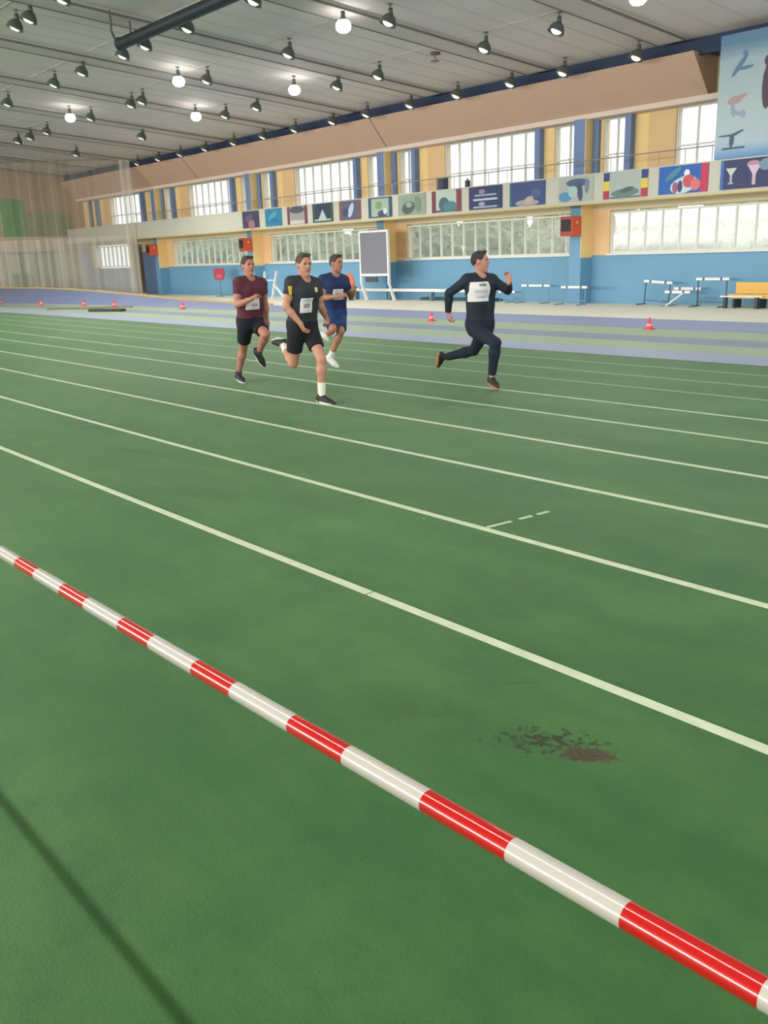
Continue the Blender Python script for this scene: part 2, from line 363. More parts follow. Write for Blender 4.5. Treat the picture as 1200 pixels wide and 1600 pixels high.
# sloping beige bulkhead under the roof with a hipped end, and the dark blue gap above it
m_fas = mat('beige_bulkhead_paint', (196, 164, 144), 0.7, noise=0.05, nscale=.7)
m_soff = mat('pinkish_white_soffit', (224, 206, 196), 0.7)
XH = -13.43
fas = struct(MB().add([(XE, 22.1, 6.27), (XH, 22.1, 6.27), (XH, 22.9, 5.34), (XE, 22.9, 5.34), (XE, YW, 6.27), (XH, YW, 6.27), (XH, YW, 5.34), (XE, YW, 5.34)],
     [(0, 1, 2, 3), (0, 4, 5, 1), (1, 5, 6, 2), (2, 6, 7, 3), (0, 3, 7, 4), (4, 7, 6, 5)]).build('trim_2', m_fas))
XS = -12.4
MB().add([(XE, 22.9, 5.34), (XS, 22.9, 5.34), (XS, YW, 5.22), (XE, YW, 5.22), (XE, 22.88, 5.20), (XS, 22.88, 5.20), (XS, YW, 5.18), (XE, YW, 5.18)],
         [(0, 1, 2, 3), (7, 6, 5, 4), (0, 4, 5, 1), (1, 5, 6, 2), (2, 6, 7, 3), (3, 7, 4, 0)]).build('soffit', m_soff, fas)
for xs in (-26.0, -39.5):
    MB().bar((xs, 22.095, 6.27), (xs, 22.895, 5.345), .05, .012).build('bulkhead_joint', mat('brown_joint', (150, 112, 88), .7), fas)
m_gap = mat('deep_blue_gap_board', (36, 52, 82), 0.7)
struct(MB().box(XE, XR, 22.35, 22.5, 6.2, 6.75).build('trim_3', m_gap))

# ------------------------------------------------------------------ other walls
m_end = mat('brown_plaster', (176, 152, 126), 0.8, noise=0.12, nscale=.6)
we = struct(MB().box(XE - .3, XE, -23.3, YW, 3.25, 8.6).build('wall_left', m_end))
MB().box(XE - .3, XE, -23.3, YW, 0, .9).build('wall_panel', mat('grey_green_plinth', (150, 160, 150), .7), we)
MB().box(XE - .3, XE + .05, -23.3, YW, 2.45, 3.25).build('wall_band', mat('peach_band', (214, 186, 160), .7), we)
MB().box(XE - .3, XE + .12, -23.3, YW, 3.17, 3.27).build('ledge', m_cream, we)
MB().box(XE - .02, XE + .04, 18.45, 19.7, 3.27, 5.3).build('green_hanging', mat('bright_green_cloth', (96, 156, 92), .8, noise=.15, nscale=2), we)
MB().box(XE - .02, XE + .03, 19.7, 22.4, 3.27, 4.6).build('green_hanging', mat('olive_green_cloth', (138, 150, 112), .8, noise=.15, nscale=2), we)
m_door = mat('pale_green_glazing', (178, 196, 178), 0.4, noise=.2, nscale=1.2)
dn = 0
for y0 in np.arange(12.0, 21.5, .9):
    dn += 1
    d = struct(MB().box(XE - .2, XE - .1, y0 + .05, y0 + .85, .9, 2.45).build('door_%d' % dn, m_door))
    MB().box(XE - .12, XE, y0 - .05, y0 + .05, 0, 2.45).box(XE - .12, XE, y0 - .05, y0 + .95, 2.38, 2.48).build('door_frame', mat('dark_green_frame', (84, 96, 78), .6), d)
MB().box(XE - .05, XE + .06, 18.6, 19.75, .55, 1.25).build('green_panel', mat('emerald_panel', (40, 128, 84), .7), we)
MB().box(XE - .3, XE, 21.85, YW + .3, .9, 2.45).build('wall_panel', m_cream, we)
MB().box(XE, XE + .35, 22.75, YW, 0, 2.8).build('pilaster', m_pil, we)
MB().box(XE - .3, XE, -23.3, 12, .9, 2.45).build('wall_panel', m_end, we)
wf = struct(MB().box(XE - .3, XR + .3, -23.6, -23.3, -.2, 7.2).build('wall_front', mat('pale_wall', (190, 182, 168), .8)))
wr = struct(MB().box(XR, XR + .3, -23.3, YW + .3, -.2, 8.6).build('wall_right', mat('pale_end_wall', (176, 186, 190), .8)))

# mural panel flush with the gallery front
def mural_material():
    m = bpy.data.materials.new('pale_blue_mural_print'); m.use_nodes = True; nt = m.node_tree; b = nt.nodes['Principled BSDF']; b.inputs['Roughness'].default_value = .7
    tc = nt.nodes.new('ShaderNodeTexCoord'); sp = nt.nodes.new('ShaderNodeSeparateXYZ'); nt.links.new(tc.outputs['Generated'], sp.inputs[0])
    n = nt.nodes.new('ShaderNodeTexNoise'); n.inputs['Scale'].default_value = 5; nt.links.new(tc.outputs['Generated'], n.inputs['Vector'])
    ad = nt.nodes.new('ShaderNodeMath'); ad.operation = 'MULTIPLY_ADD'; ad.inputs[1].default_value = .14; nt.links.new(n.outputs['Fac'], ad.inputs[0]); nt.links.new(sp.outputs['Z'], ad.inputs[2])
    r = nt.nodes.new('ShaderNodeValToRGB'); e = r.color_ramp.elements
    e[0].position = .06; e[0].color = (*lin((92, 140, 188)), 1); e[1].position = .2; e[1].color = (*lin((168, 186, 200)), 1)
    for p, c_ in ((.5, (176, 192, 196)), (.85, (160, 180, 192)), (1.0, (92, 128, 158)), (1.1, (78, 112, 144))):
        if p <= 1: q = e.new(p); q.color = (*lin(c_), 1)
    nt.links.new(ad.outputs[0], r.inputs[0]); nt.links.new(r.outputs[0], b.inputs['Base Color']); return m
mu = thing('mural_panel', (-12.5, YG, 3.62), 'tall pale blue mural panel with gymnast silhouettes standing above the gallery parapet', 'mural')
MB().box(0, XR - .05 + 12.5, -.03, .08, 0, 2.76).build('panel', mural_material(), mu)
def blob(mb, cx, cz, rx, rz, rot, y, n=12):
    y -= .0013 * (len(mb.v) // 24)
    cr, sr = math.cos(rot), math.sin(rot)
    return mb.poly([(cx + rx * math.cos(t) * cr - rz * math.sin(t) * sr, y, cz + rx * math.cos(t) * sr + rz * math.sin(t) * cr) for t in [2 * math.pi * k / n for k in range(n)]], .004, (0, 1, 0))
m_sil = mat('slate_silhouette_print', (74, 94, 112), .7)
f1 = MB(); blob(f1, .52, 2.05, .3, .06, .9, -.036); blob(f1, .68, 1.98, .2, .04, .1, -.036); blob(f1, .64, 2.3, .06, .06, 0, -.036)
f1.build('leaping_silhouette', mat('faded_blue_silhouette', (96, 126, 158), .7), mu)
f2 = MB(); blob(f2, .46, 1.3, .2, .09, .2, -.036); blob(f2, .62, 1.36, .14, .05, .3, -.036); f2.build('rider_print', mat('faded_pink_print', (176, 150, 156), .7), mu)
f3 = MB(); blob(f3, .42, 1.08, .05, .17, .2, -.035); blob(f3, .55, 1.0, .18, .045, -.4, -.035); blob(f3, .68, .97, .06, .1, .3, -.035); f3.build('rider_print', mat('faded_violet_print', (150, 160, 184), .7), mu)
f4 = MB(); blob(f4, .32, .52, .25, .022, 0, -.036); blob(f4, .55, .55, .2, .03, .35, -.036); blob(f4, .44, .4, .06, .16, -.1, -.036); f4.build('balance_silhouette', m_sil, mu)
MB().box(.2, .78, -.037, -.03, .2, .245).build('beam_silhouette', m_sil, mu)
f5 = MB(); blob(f5, 1.24, 1.5, .13, .5, 0, -.036); blob(f5, 1.22, 2.05, .09, .12, 0, -.036); f5.build('standing_silhouette', mat('plum_silhouette', (86, 74, 88), .7), mu)

# ------------------------------------------------------------------ posters on the parapet
NAVY, TEAL, MAROON, PALE, WHITE, CRIM = (44, 56, 96), (40, 122, 156), (112, 56, 70), (170, 178, 170), (214, 216, 220), (186, 54, 84)
PX = [(-34.16, -32.9), (-32.43, -31.25), (-30.85, -29.53), (-29.17, -27.9), (-27.51, -26.26), (-25.83, -24.56), (-24.23, -22.86), (-22.56, -21.21), (-20.87, -19.47), (-19.16, -17.8), (-17.3, -16.1), (-15.76, -14.36), (-14.03, -12.63), (-12.3, -10.89)]
# base colour, label, list of (shape, u, v, ru, rv, rot, colour)
PD = [
 ((62, 58, 84), 'dark violet poster with a pink patch, leftmost on the gallery parapet', [('e', .55, .2, .2, .28, 0, (150, 104, 112)), ('e', .4, .6, .25, .2, .3, (86, 80, 112))]),
 (TEAL, 'plain teal blue poster on the gallery parapet', [('e', .45, .6, .3, .15, .4, (74, 150, 182)), ('e', .6, .3, .25, .12, -.2, (30, 104, 150))]),
 ((146, 148, 146), 'poster with grey centre and two narrow maroon side bands on parapet', [('r', .06, .5, .06, .5, 0, MAROON), ('r', .94, .5, .06, .5, 0, MAROON), ('e', .5, .8, .38, .2, 0, (78, 76, 92)), ('r', .5, .12, .36, .1, 0, (190, 188, 180))]),
 ((48, 84, 70), 'dark green bordered poster with a white peak in its middle', [('r', .5, .55, .38, .4, 0, (46, 58, 78)), ('t', .5, .4, .22, .28, 0, (176, 186, 196)), ('r', .5, .12, .4, .05, 0, (160, 172, 176))]),
 ((120, 82, 80), 'brownish poster with a slanting pale blue figure on the parapet', [('r', .5, .5, .36, .44, 0, (84, 92, 120)), ('e', .55, .5, .1, .42, -.5, (180, 192, 208)), ('e', .3, .4, .14, .22, .2, (60, 70, 106))]),
 ((52, 82, 100), 'dark teal bordered poster with pale green centre', [('r', .5, .5, .37, .44, 0, (150, 172, 158)), ('e', .45, .62, .14, .2, 0, (128, 142, 106)), ('e', .6, .18, .2, .18, 0, (66, 74, 96)), ('e', .72, .3, .08, .16, 0, (206, 208, 216))]),
 ((138, 152, 138), 'grey green poster with a dark round shape low in the middle', [('e', .38, .36, .24, .3, .2, (74, 88, 88)), ('e', .4, .5, .12, .14, 0, (140, 156, 148)), ('e', .72, .5, .12, .4, .2, (116, 132, 112))]),
 ((176, 186, 180), 'poster with broad maroon side bands and teal figures', [('r', .07, .5, .07, .5, 0, MAROON), ('r', .92, .5, .08, .5, 0, (124, 60, 78)), ('e', .42, .36, .18, .34, 0, (70, 98, 112)), ('e', .62, .26, .24, .24, 0, (72, 124, 132)), ('r', .5, .06, .36, .05, 0, (74, 92, 116))]),
 (NAVY, 'navy poster with rows of white bars resembling text', [('e', .4, .78, .1, .1, 0, (150, 120, 148)), ('r', .5, .62, .32, .04, 0, (150, 160, 186)), ('r', .5, .43, .36, .045, 0, (178, 190, 206)), ('e', .4, .24, .1, .09, 0, (160, 150, 172)), ('r', .5, .1, .36, .04, 0, (150, 164, 188))]),
 ((54, 74, 124), 'blue poster with a pale crowd along its lower edge', [('e', .5, .12, .34, .14, 0, (156, 146, 156)), ('e', .55, .22, .14, .16, .3, (180, 160, 158)), ('r', .04, .5, .04, .5, 0, (48, 92, 122)), ('e', .75, .5, .15, .2, 0, (74, 92, 140))]),
 ((164, 172, 166), 'frameless pale grey poster with a dark blue athlete', [('e', .55, .75, .34, .16, 0, (70, 88, 128)), ('e', .62, .4, .08, .4, .15, (66, 78, 104)), ('e', .2, .22, .2, .2, 0, (78, 138, 176)), ('e', .42, .4, .14, .24, 0, (158, 186, 190)), ('e', .82, .6, .06, .3, 0, (110, 128, 144))]),
 ((164, 176, 172), 'pale poster between two blue, yellow and red striped edges', [('r', .07, .84, .07, .16, 0, (44, 66, 120)), ('r', .07, .5, .07, .18, 0, (214, 190, 72)), ('r', .07, .16, .07, .16, 0, (172, 52, 74)), ('r', .93, .84, .07, .16, 0, (44, 66, 120)), ('r', .93, .5, .07, .18, 0, (214, 190, 72)), ('r', .93, .16, .07, .16, 0, (172, 52, 74)), ('e', .5, .2, .32, .16, .05, (98, 124, 122)), ('e', .55, .3, .16, .1, .2, (76, 100, 98)), ('r', .5, .03, .34, .03, 0, (94, 110, 126))]),
 ((42, 92, 172), 'bright blue poster with white and red figures and crimson right edge', [('r', .93, .5, .07, .5, 0, CRIM), ('e', .52, .3, .28, .3, .2, (180, 204, 214)), ('e', .58, .7, .06, .14, 0, (214, 222, 230)), ('e', .62, .42, .12, .24, 0, (190, 84, 96)), ('e', .76, .28, .1, .22, 0, (204, 112, 116)), ('e', .35, .22, .06, .2, 0, (150, 92, 116)), ('e', .45, .25, .05, .22, 0, (60, 70, 110)), ('e', .3, .7, .2, .12, .6, (70, 130, 150))]),
 ((52, 56, 98), 'navy poster showing a silver cup, below the mural panel', [('r', .03, .5, .03, .5, 0, (56, 104, 170)), ('t2', .2, .6, .1, .12, 0, (186, 196, 196)), ('r', .2, .36, .02, .14, 0, (160, 172, 178)), ('r', .2, .2, .05, .03, 0, (150, 160, 170)), ('e', .6, .8, .12, .12, 0, (176, 132, 160)), ('t2', .62, .6, .12, .16, 0, (200, 180, 196)), ('r', .62, .3, .03, .2, 0, (196, 164, 182)), ('e', .82, .75, .12, .2, 0, (112, 140, 166))]),
]
for (x0, x1), (bc, lab, shapes) in zip(PX, PD):
    w, z0, z1 = x1 - x0, 2.9, 3.575
    h = z1 - z0
    p = thing('poster', (x0, YG, z0), lab, 'poster')
    MB().box(0, w, -.02, 0, 0, h).build('board', mat('poster_base_%d_%d_%d' % bc, bc, .6, noise=.12, nscale=4), p)
    for k, (s, u, v, ru, rv, rot, col) in enumerate(shapes):
        a = MB(); y = -.021 - .0012 * k
        if s == 'r': a.box(max(0, (u - ru) * w), min(w, (u + ru) * w), y - .001, -.015, max(0, (v - rv) * h), min(h, (v + rv) * h))
        elif s == 'e': blob(a, u * w, v * h, ru * w, rv * h, rot, y - .004)
        elif s == 't': a.poly([((u - ru) * w, y - .004, (v - rv) * h), ((u + ru) * w, y - .004, (v - rv) * h), (u * w, y - .004, (v + rv) * h)], .004, (0, 1, 0))
        else: a.poly([((u - ru) * w, y - .004, (v + rv) * h), ((u + ru) * w, y - .004, (v + rv) * h), ((u + ru * .2) * w, y - .004, (v - rv) * h), ((u - ru * .2) * w, y - .004, (v - rv) * h)], .004, (0, 1, 0))
        a.build('print', mat('poster_ink_%d_%d_%d' % col, col, .6, noise=.1, nscale=5), p)

# ------------------------------------------------------------------ outside: ground and trees
struct(MB().box(-120, 60, YW + .5, 160, -.6, -.4).build('ground', mat('outdoor_grass', (120, 134, 96), .9, noise=.2, nscale=.4)))
m_leaf = mat('tree_leaves', (152, 164, 134), .8, noise=.35, nscale=2.5, bump=1, bscale=8); m_bark = mat('tree_bark', (92, 80, 66), .9)
def crown(seed):
    rnd = random.Random(seed); bm = bmesh.new()
    for k in range(17):
        s = rnd.uniform(.8, 1.5)
        ma = Matrix.Translation((rnd.uniform(-1.9, 1.9), rnd.uniform(-1.2, 1.2), rnd.uniform(1.2, 5.2))) @ Matrix.Scale(s, 4)
        bmesh.ops.create_icosphere(bm, subdivisions=3, radius=1, matrix=ma)
    for v in bm.verts: v.co += Vector((rnd.uniform(-1, 1), rnd.uniform(-1, 1), rnd.uniform(-1, 1))) * .22
    me = bpy.data.meshes.new('crown'); bm.to_mesh(me); bm.free(); me.materials.append(m_leaf); return me
crowns = [crown(s) for s in (1, 2, 3)]
tm = MB().cone((0, 0, -.4), (.1, 0, 2.8), .22, .13, 8).mesh('trunk', m_bark)
for k, (x, y, s) in enumerate([(-14, 35.2, .62), (-16.2, 29.2, .5), (-19.8, 29, .5), (-23.3, 29.2, .5), (-27, 29, .5), (-30.8, 29.2, .5), (-35, 29, .5), (-40, 29.3, .5), (-18.2, 34.4, .62), (-22.6, 35, .64), (-27, 34.4, .62), (-31.4, 35.2, .64), (-36, 34.6, .64), (-40.8, 35.4, .66), (-46, 35, .66), (-51, 36.4, .66), (-56.5, 37, .72), (-63, 37, .75), (-70, 38, .8)]):
    t = thing('tree', (x, y, 0), 'pale green leafy tree seen hazily through the hall windows', 'tree', 'trees outside the windows'); t.scale = (s, s, s * .95); t.rotation_euler.z = k * 1.3
    for nm, me in (('crown', crowns[k % 3]), ('trunk', tm)):
        o = bpy.data.objects.new(nm, me); COL.objects.link(o); o.parent = t

# ------------------------------------------------------------------ pendant lamps
m_shade = mat('grey_green_lamp_enamel', (84, 92, 86), .45, spec=.4)
m_rod = mat('grey_lamp_rod', (104, 104, 98), .5)
def lens_mat(name, e):
    m = bpy.data.materials.new(name); m.use_nodes = True; nt = m.node_tree; nt.nodes.clear()
    o = nt.nodes.new('ShaderNodeOutputMaterial'); em = nt.nodes.new('ShaderNodeEmission'); em.inputs[0].default_value = (1, .98, .92, 1); em.inputs[1].default_value = e
    nt.links.new(em.outputs[0], o.inputs[0]); return m
m_lens = lens_mat('glowing_lamp_lens', 1.3); m_lit = lens_mat('bright_lamp_bulb', 16.0)
TILT = Vector((-.22, -.36, -1)).normalized()
def lamp_meshes(lit):
    rod = MB().cone((0, 0, 0), (0, 0, -.26), .014, .014, 8).cone((0, 0, 0), (0, 0, -.03), .06, .06, 12)
    hous = MB().cone((0, 0, -.1), (0, 0, -.27), .05, .06, 12)
    t = TILT if not lit else Vector((0, 0, -1))
    sh = MB().lathe([(.0, -.02), (.07, -.01), (.13, .04), (.175, .11), (.2, .2), (.205, .22), (.195, .22), (.165, .11), (.12, .05), (.0, .02)], (0, 0, -.24), 20, t)
    if lit: sh = MB().lathe([(.0, -.02), (.07, -.01), (.1, .03), (.11, .06), (.1, .06), (.0, .02)], (0, 0, -.24), 20, t)
    if lit: le = MB().lathe([(.06, .03), (.12, .05), (.165, .1), (.182, .17), (.165, .24), (.11, .295), (0, .32)], (0, 0, -.24), 18, t)
    else: le = MB().lathe([(.0, .1), (.11, .12), (.125, .2), (.08, .24), (0, .25)], (0, 0, -.24), 18, t)
    r = [('rod', rod.mesh('rod', m_rod), 0), ('lamp_housing', hous.mesh('lamp_housing', m_shade), 1), ('lamp_shade', sh.mesh('lamp_shade', m_shade), 1), ('lens', le.mesh('lens', m_lit if lit else m_lens), 1)]
    for n, me, s in r:
        if s:
            for p in me.polygons: p.use_smooth = True
    return r
LM = {False: lamp_meshes(False), True: lamp_meshes(True)}
ROWS = [(21.57, [-42.74, -40.6, -38.5, -36.3, -34.0, -31.8, -29.66, -27.34, -25.43, -23.22, -21.1, -18.92, -17.01, -14.66]),
        (18.4, [-42.4, -35.8, -29.4, -27.4, -23.0, -21.1, -17.0, -14.7]),
        (15.3, [-41.0, -39.6, -37.8, -33.6, -30.3, -29.5, -25.3, -21.1, -17.1]),
        (12.3, [-33.4, -29.3, -27.2, -24.5, -23.2, -21.0, -18.1]),
        (9.3, [-24.0, -23.1, -21.1])]
LIT = [(14.7, -34.1), (14.7, -26.0), (14.7, -18.1), (17.7, -30.3), (17.7, -24.3), (17.7, -12.1)]
RN = ['row along the beige bulkhead', 'second row from the bulkhead', 'third row from the bulkhead', 'fourth row from the bulkhead', 'fifth row from the bulkhead']
def add_lamp(x, y, lit, label, group):
    t = thing('pendant_lamp', (x, y, ceil_z(y) + .01), label, 'lamp', group)
    for n, me, s in LM[lit]:
        o = bpy.data.objects.new(n, me); COL.objects.link(o); o.parent = t
for ri, (y, xs) in enumerate(ROWS):
    for k, x in enumerate(sorted(xs, reverse=True)):
        add_lamp(x, y, False, 'dim grey bell lamp, %s from the right in the %s' % (ORD[k], RN[ri]), 'dim bell pendant lamps on the ceiling')
for k, (y, x) in enumerate(sorted(LIT, key=lambda q: -q[1])):
    add_lamp(x, y, True, 'brightly glowing white ceiling lamp, %s from the right of the glowing ones' % ORD[k], 'brightly lit pendant lamps on the ceiling')
for k, (x, y) in enumerate(((6, 12), (-2, 12), (-10, 13), (-40, 4))):
    l = bpy.data.lights.new('hall_lamp_light', 'SPOT'); l.energy = 420; l.spot_size = 2.6; l.spot_blend = .6; l.shadow_soft_size = .25; l.color = (1, .97, .9)
    o = bpy.data.objects.new('hall_lamp_light', l); COL.objects.link(o); o.location = (x, y, ceil_z(y) - .6)
for (y, x) in LIT + [(15.3, -38.5), (18.4, -36), (12.3, -29), (12.3, -21), (9.3, -22)]:
    l = bpy.data.lights.new('hall_lamp_light', 'SPOT'); l.energy = 420; l.spot_size = 2.6; l.spot_blend = .6; l.shadow_soft_size = .2; l.color = (1, .97, .9)
    o = bpy.data.objects.new('hall_lamp_light', l); COL.objects.link(o); o.location = (x, y, ceil_z(y) - .62)

# dark tube, hook and small fitting under the ceiling
m_tube = mat('blue_black_tube', (26, 38, 50), .5)
t = thing('ceiling_duct', (-23.1, 11.5, ceil_z(11.5)), 'long blue-black round duct hung under the ceiling, running across the upper left', 'duct')
MB().cone((0, 0, -.5), (18, .1, -.5), .14, .14, 16).build('tube', m_tube, t, True)
MB().cone((-.03, 0, -.5), (.03, 0, -.5), .16, .16, 16).build('end_collar', mat('steel_blue_collar', (40, 70, 96), .4), t)
for dx in (.6, 4.6, 8.6, 12.6, 16.6): MB().box(dx - .02, dx + .02, -.02, .02, -.38, .01).build('hanger', m_rod, t)
t = thing('cable_hook', (-22.3, 10.9, ceil_z(10.9) - .02), 'thin grey bent cable hook dropping from ceiling near the duct end', 'conduit')  # bent cable bracket hanging from the ceiling
MB().cone((0, 0, 0), (0, 0, -.45), .03, .03, 8).cone((0, 0, -.45), (-.3, .25, -.62), .03, .03, 8).build('hook_pipe', mat('dull_grey_pipe', (92, 94, 88), .6), t)
t = thing('ceiling_fitting', (-19.27, 18.83, ceil_z(18.83)), 'small brownish round fitting on the ceiling with a loose cover', 'fitting')
MB().cone((0, 0, .01), (0, 0, -.05), .14, .13, 14).build('base', mat('rusty_fitting', (112, 92, 82), .7), t)
MB().cone((0, -.02, -.05), (0, -.02, -.2), .02, .02, 8).cone((0, -.02, -.2), (0, -.02, -.225), .12, .12, 14).build('cover', mat('dim_cover', (136, 124, 110), .7), t)

# ------------------------------------------------------------------ orange boxes on the columns
m_or = mat('orange_red_enamel', (222, 92, 60), .5); m_ord = mat('brick_red_enamel', (158, 62, 54), .5); m_scr = mat('black_screen', (34, 34, 40))
BL = ['orange wall box with black screen on the rightmost blue column', 'orange wall box on the column behind the tall grey board', 'orange wall box on the column behind the maroon-shirted runner', 'orange wall box on the far column beside the dark doorway']
for k, R in enumerate((R0, R0 - PB, R0 - 2 * PB, R0 - 3 * PB)):
    t = thing('scoreboard_box', (R - .42, YW - .54, 1.98), BL[k], 'scoreboard')
    MB().box(0, .42, -.45, -.002, 0, .56).build('housing', m_or, t, bevel=.01)
    MB().box(0, .40, -.46, -.44, 0, .56).build('front_plate', m_ord, t)
    MB().box(.03, .37, -.475, -.455, .14, .47).build('screen', m_scr, t)
    MB().cone((.42, -.22, .38), (.432, -.22, .38), .05, .05, 12).build('lamp_disc', mat('pale_orange_disc', (250, 176, 140), .4), t)

# ------------------------------------------------------------------ tall grey board on a white stand
m_wm = mat('white_tube_steel', (226, 224, 222), .4)
t = thing('presentation_board', (-26.6, 21.95, 0), 'tall grey board in a white frame standing on slanted white legs', 'board')
MB().box(.05, 1.57, -.03, .03, .98, 2.44).build('grey_panel', mat('slate_grey_board', (116, 116, 128), .55, noise=.08, nscale=2), t)
f = MB().box(0, .07, -.045, .045, .6, 2.49).box(1.55, 1.62, -.045, .045, .6, 2.49).box(.07, 1.55, -.045, .045, 2.42, 2.49).box(.07, 1.55, -.045, .045, .9, .98)
f.build('frame', m_wm, t)
for x0 in (0.035, 1.585):
    MB().bar((x0, 0, .62), (x0 + .3, -.06, .02), .07, .05).build('leg', m_wm, t)
    MB().bar((x0, 0, .62), (x0 - .02, .3, .02), .06, .05).build('leg', m_wm, t)
MB().box(.25, .9, .0, .06, .68, .86).build('eraser_tray', mat('dark_tray', (66, 72, 84), .6), t)

# low white bench bar along the wall
t = thing('balance_bench', (-27.9, 22.62, 0), 'long low white beam bench on short legs along the blue wall', 'bench')
MB().box(0, 6.6, -.1, .1, .32, .42).build('beam', m_wm, t)
for dx in (.2, 2.2, 4.4, 6.4):
    MB().box(dx - .04, dx + .04, -.09, .09, 0, .32).build('leg', mat('dull_steel_blue_leg', (98, 128, 140), .6), t)
t = thing('folded_mat', (-24.4, 22.28, .0), 'long dark low mat lying on the floor against the blue wall', 'mat')
MB().box(0, 3.6, .62, 1.0, .004, .1).build('mat_body', mat('dark_teal_mat', (62, 92, 100), .8), t)

# white trestle, red sign, orange sign
t = thing('white_trestle', (-32.5, 22.0, 0), 'white splayed trestle frame standing by the blue wall behind the runners', 'trestle')
MB().bar((-.55, 0, 1.12), (-.78, 0, .01), .09, .06).build('leg', m_wm, t)
MB().bar((.32, 0, 1.12), (-.1, 0, .01), .09, .06).build('leg', m_wm, t)
MB().bar((.12, -.04, .6), (.9, -.04, .01), .09, .06).build('brace', m_wm, t)
MB().bar((-.62, .05, .75), (.2, .05, .75), .06, .04).build('crossbar', m_wm, t)
m_red = mat('dusty_red_sign', (172, 66, 84), .6)
t = thing('red_sign', (-37.5, 22.4, 0), 'small dusty red sign board on a thin grey stand by the wall', 'sign')
MB().poly([(-.46, 0, 1.27), (.46, 0, 1.27), (.46, 0, .95), (.3, 0, .75), (-.3, 0, .75), (-.46, 0, .95)], .04, (0, 1, 0)).build('board', m_red, t)
MB().cone((0, .04, .02), (0, .04, .8), .025, .025, 8).build('pole', mat('grey_pole', (112, 122, 134), .5), t)
MB().cone((0, .04, 0), (0, .04, .03), .2, .2, 14).build('base', mat('grey_pole', (112, 122, 134), .5), t)
MB().box(-.18, .22, -.006, .002, .85, 1.0).build('sign_print', mat('pale_red_print', (196, 110, 120), .6), t)
t = thing('round_sign', (-27.25, 21.9, 0), 'round orange sign on a short post behind the blue-shirted runner', 'sign')
MB().cone((0, 0, .68), (0, -.03, .68), .32, .32, 24).build('disc', mat('burnt_orange_disc', (206, 106, 70), .5), t)
MB().cone((0, .03, .02), (0, .03, .7), .025, .025, 8).build('post', mat('grey_pole', (112, 122, 134), .5), t)
MB().cone((0, .03, 0), (0, .03, .03), .18, .18, 14).build('base', mat('grey_pole', (112, 122, 134), .5), t)

# hurdles by the wall
m_hb = mat('white_hurdle_board', (224, 228, 226), .5); m_hs = mat('dark_hurdle_stripe', (70, 86, 100), .5); m_hl = mat('dark_steel_blue_tube', (58, 84, 104), .45)
def hurdle(loc, w, h, rz, label, tilt=0, legs=True, lm=None):
    t = thing('hurdle', loc, label, 'hurdle', 'training hurdles along the blue wall'); t.rotation_euler = (0, tilt, rz)
    MB().box(-w / 2, w / 2, -.02, .02, h - .07, h).build('top_board', m_hb, t)
    for s in (-.27, .27): MB().box(s * w - .03, s * w + .03, -.024, .024, h - .072, h + .002).build('dark_stripe', m_hs, t)
    if legs:
        for s in (-1, 1):
            MB().cone((s * (w / 2 - .06), .0, .02), (s * (w / 2 - .06), 0, h - .05), .018, .018, 8).build('upright', lm or m_hl, t)
            MB().bar((s * (w / 2 - .06), .05, .02), (s * (w / 2 - .06), -.4, .02), .035, .03).build('foot', lm or m_hl, t)
        MB().bar((-w / 2 + .06, 0, .12), (w / 2 - .06, 0, .12), .025, .025).build('crossbar', lm or m_hl, t)
    return t
m_pl = mat('pale_blue_tube', (112, 150, 176), .5)
hurdle((-19.0, 22.85, 0), 1.14, .57, 0, 'low hurdle just right of the navy-clad runner, by the wall', lm=m_pl)
hurdle((-17.15, 22.4, 0), .95, .55, 0, 'low hurdle standing in front of the rightmost blue column', lm=m_pl)
hurdle((-14.62, 22.85, 0), .9, .68, 0, 'dark-legged hurdle with a slightly sloping white bar, left of the toppled pair', tilt=.06)
hurdle((-12.9, 22.8, 0), .95, .76, 0, 'tallest hurdle, standing between the toppled pair and the yellow bench')
hurdle((-20.3, 22.95, 0), .7, .36, 0, 'very low hurdle half hidden behind the raised arm of the navy runner', lm=m_pl)
hurdle((-13.72, 22.95, 0), .82, .5, 0, 'taller one of two low hurdles stacked between the standing hurdles', lm=m_pl)
t = thing('hurdle', (-13.75, 22.5, 0), 'toppled hurdle with a white bar leaning diagonally to the floor', 'hurdle', 'training hurdles along the blue wall')
MB().box(-.38, .38, -.02, .02, .36, .43).build('top_board', m_hb, t)
MB().box(-.22, -.16, -.024, .024, .358, .432).build('dark_stripe', m_hs, t); MB().box(.16, .22, -.024, .024, .358, .432).build('dark_stripe', m_hs, t)
MB().bar((.2, -.03, .37), (-.3, -.03, .03), .08, .03).build('slanting_bar', m_hb, t)
MB().bar((-.34, 0, .37), (-.6, -.1, .02), .03, .03).build('leg', m_pl, t); MB().bar((.34, 0, .37), (.5, -.1, .02), .03, .03).build('leg', m_pl, t)

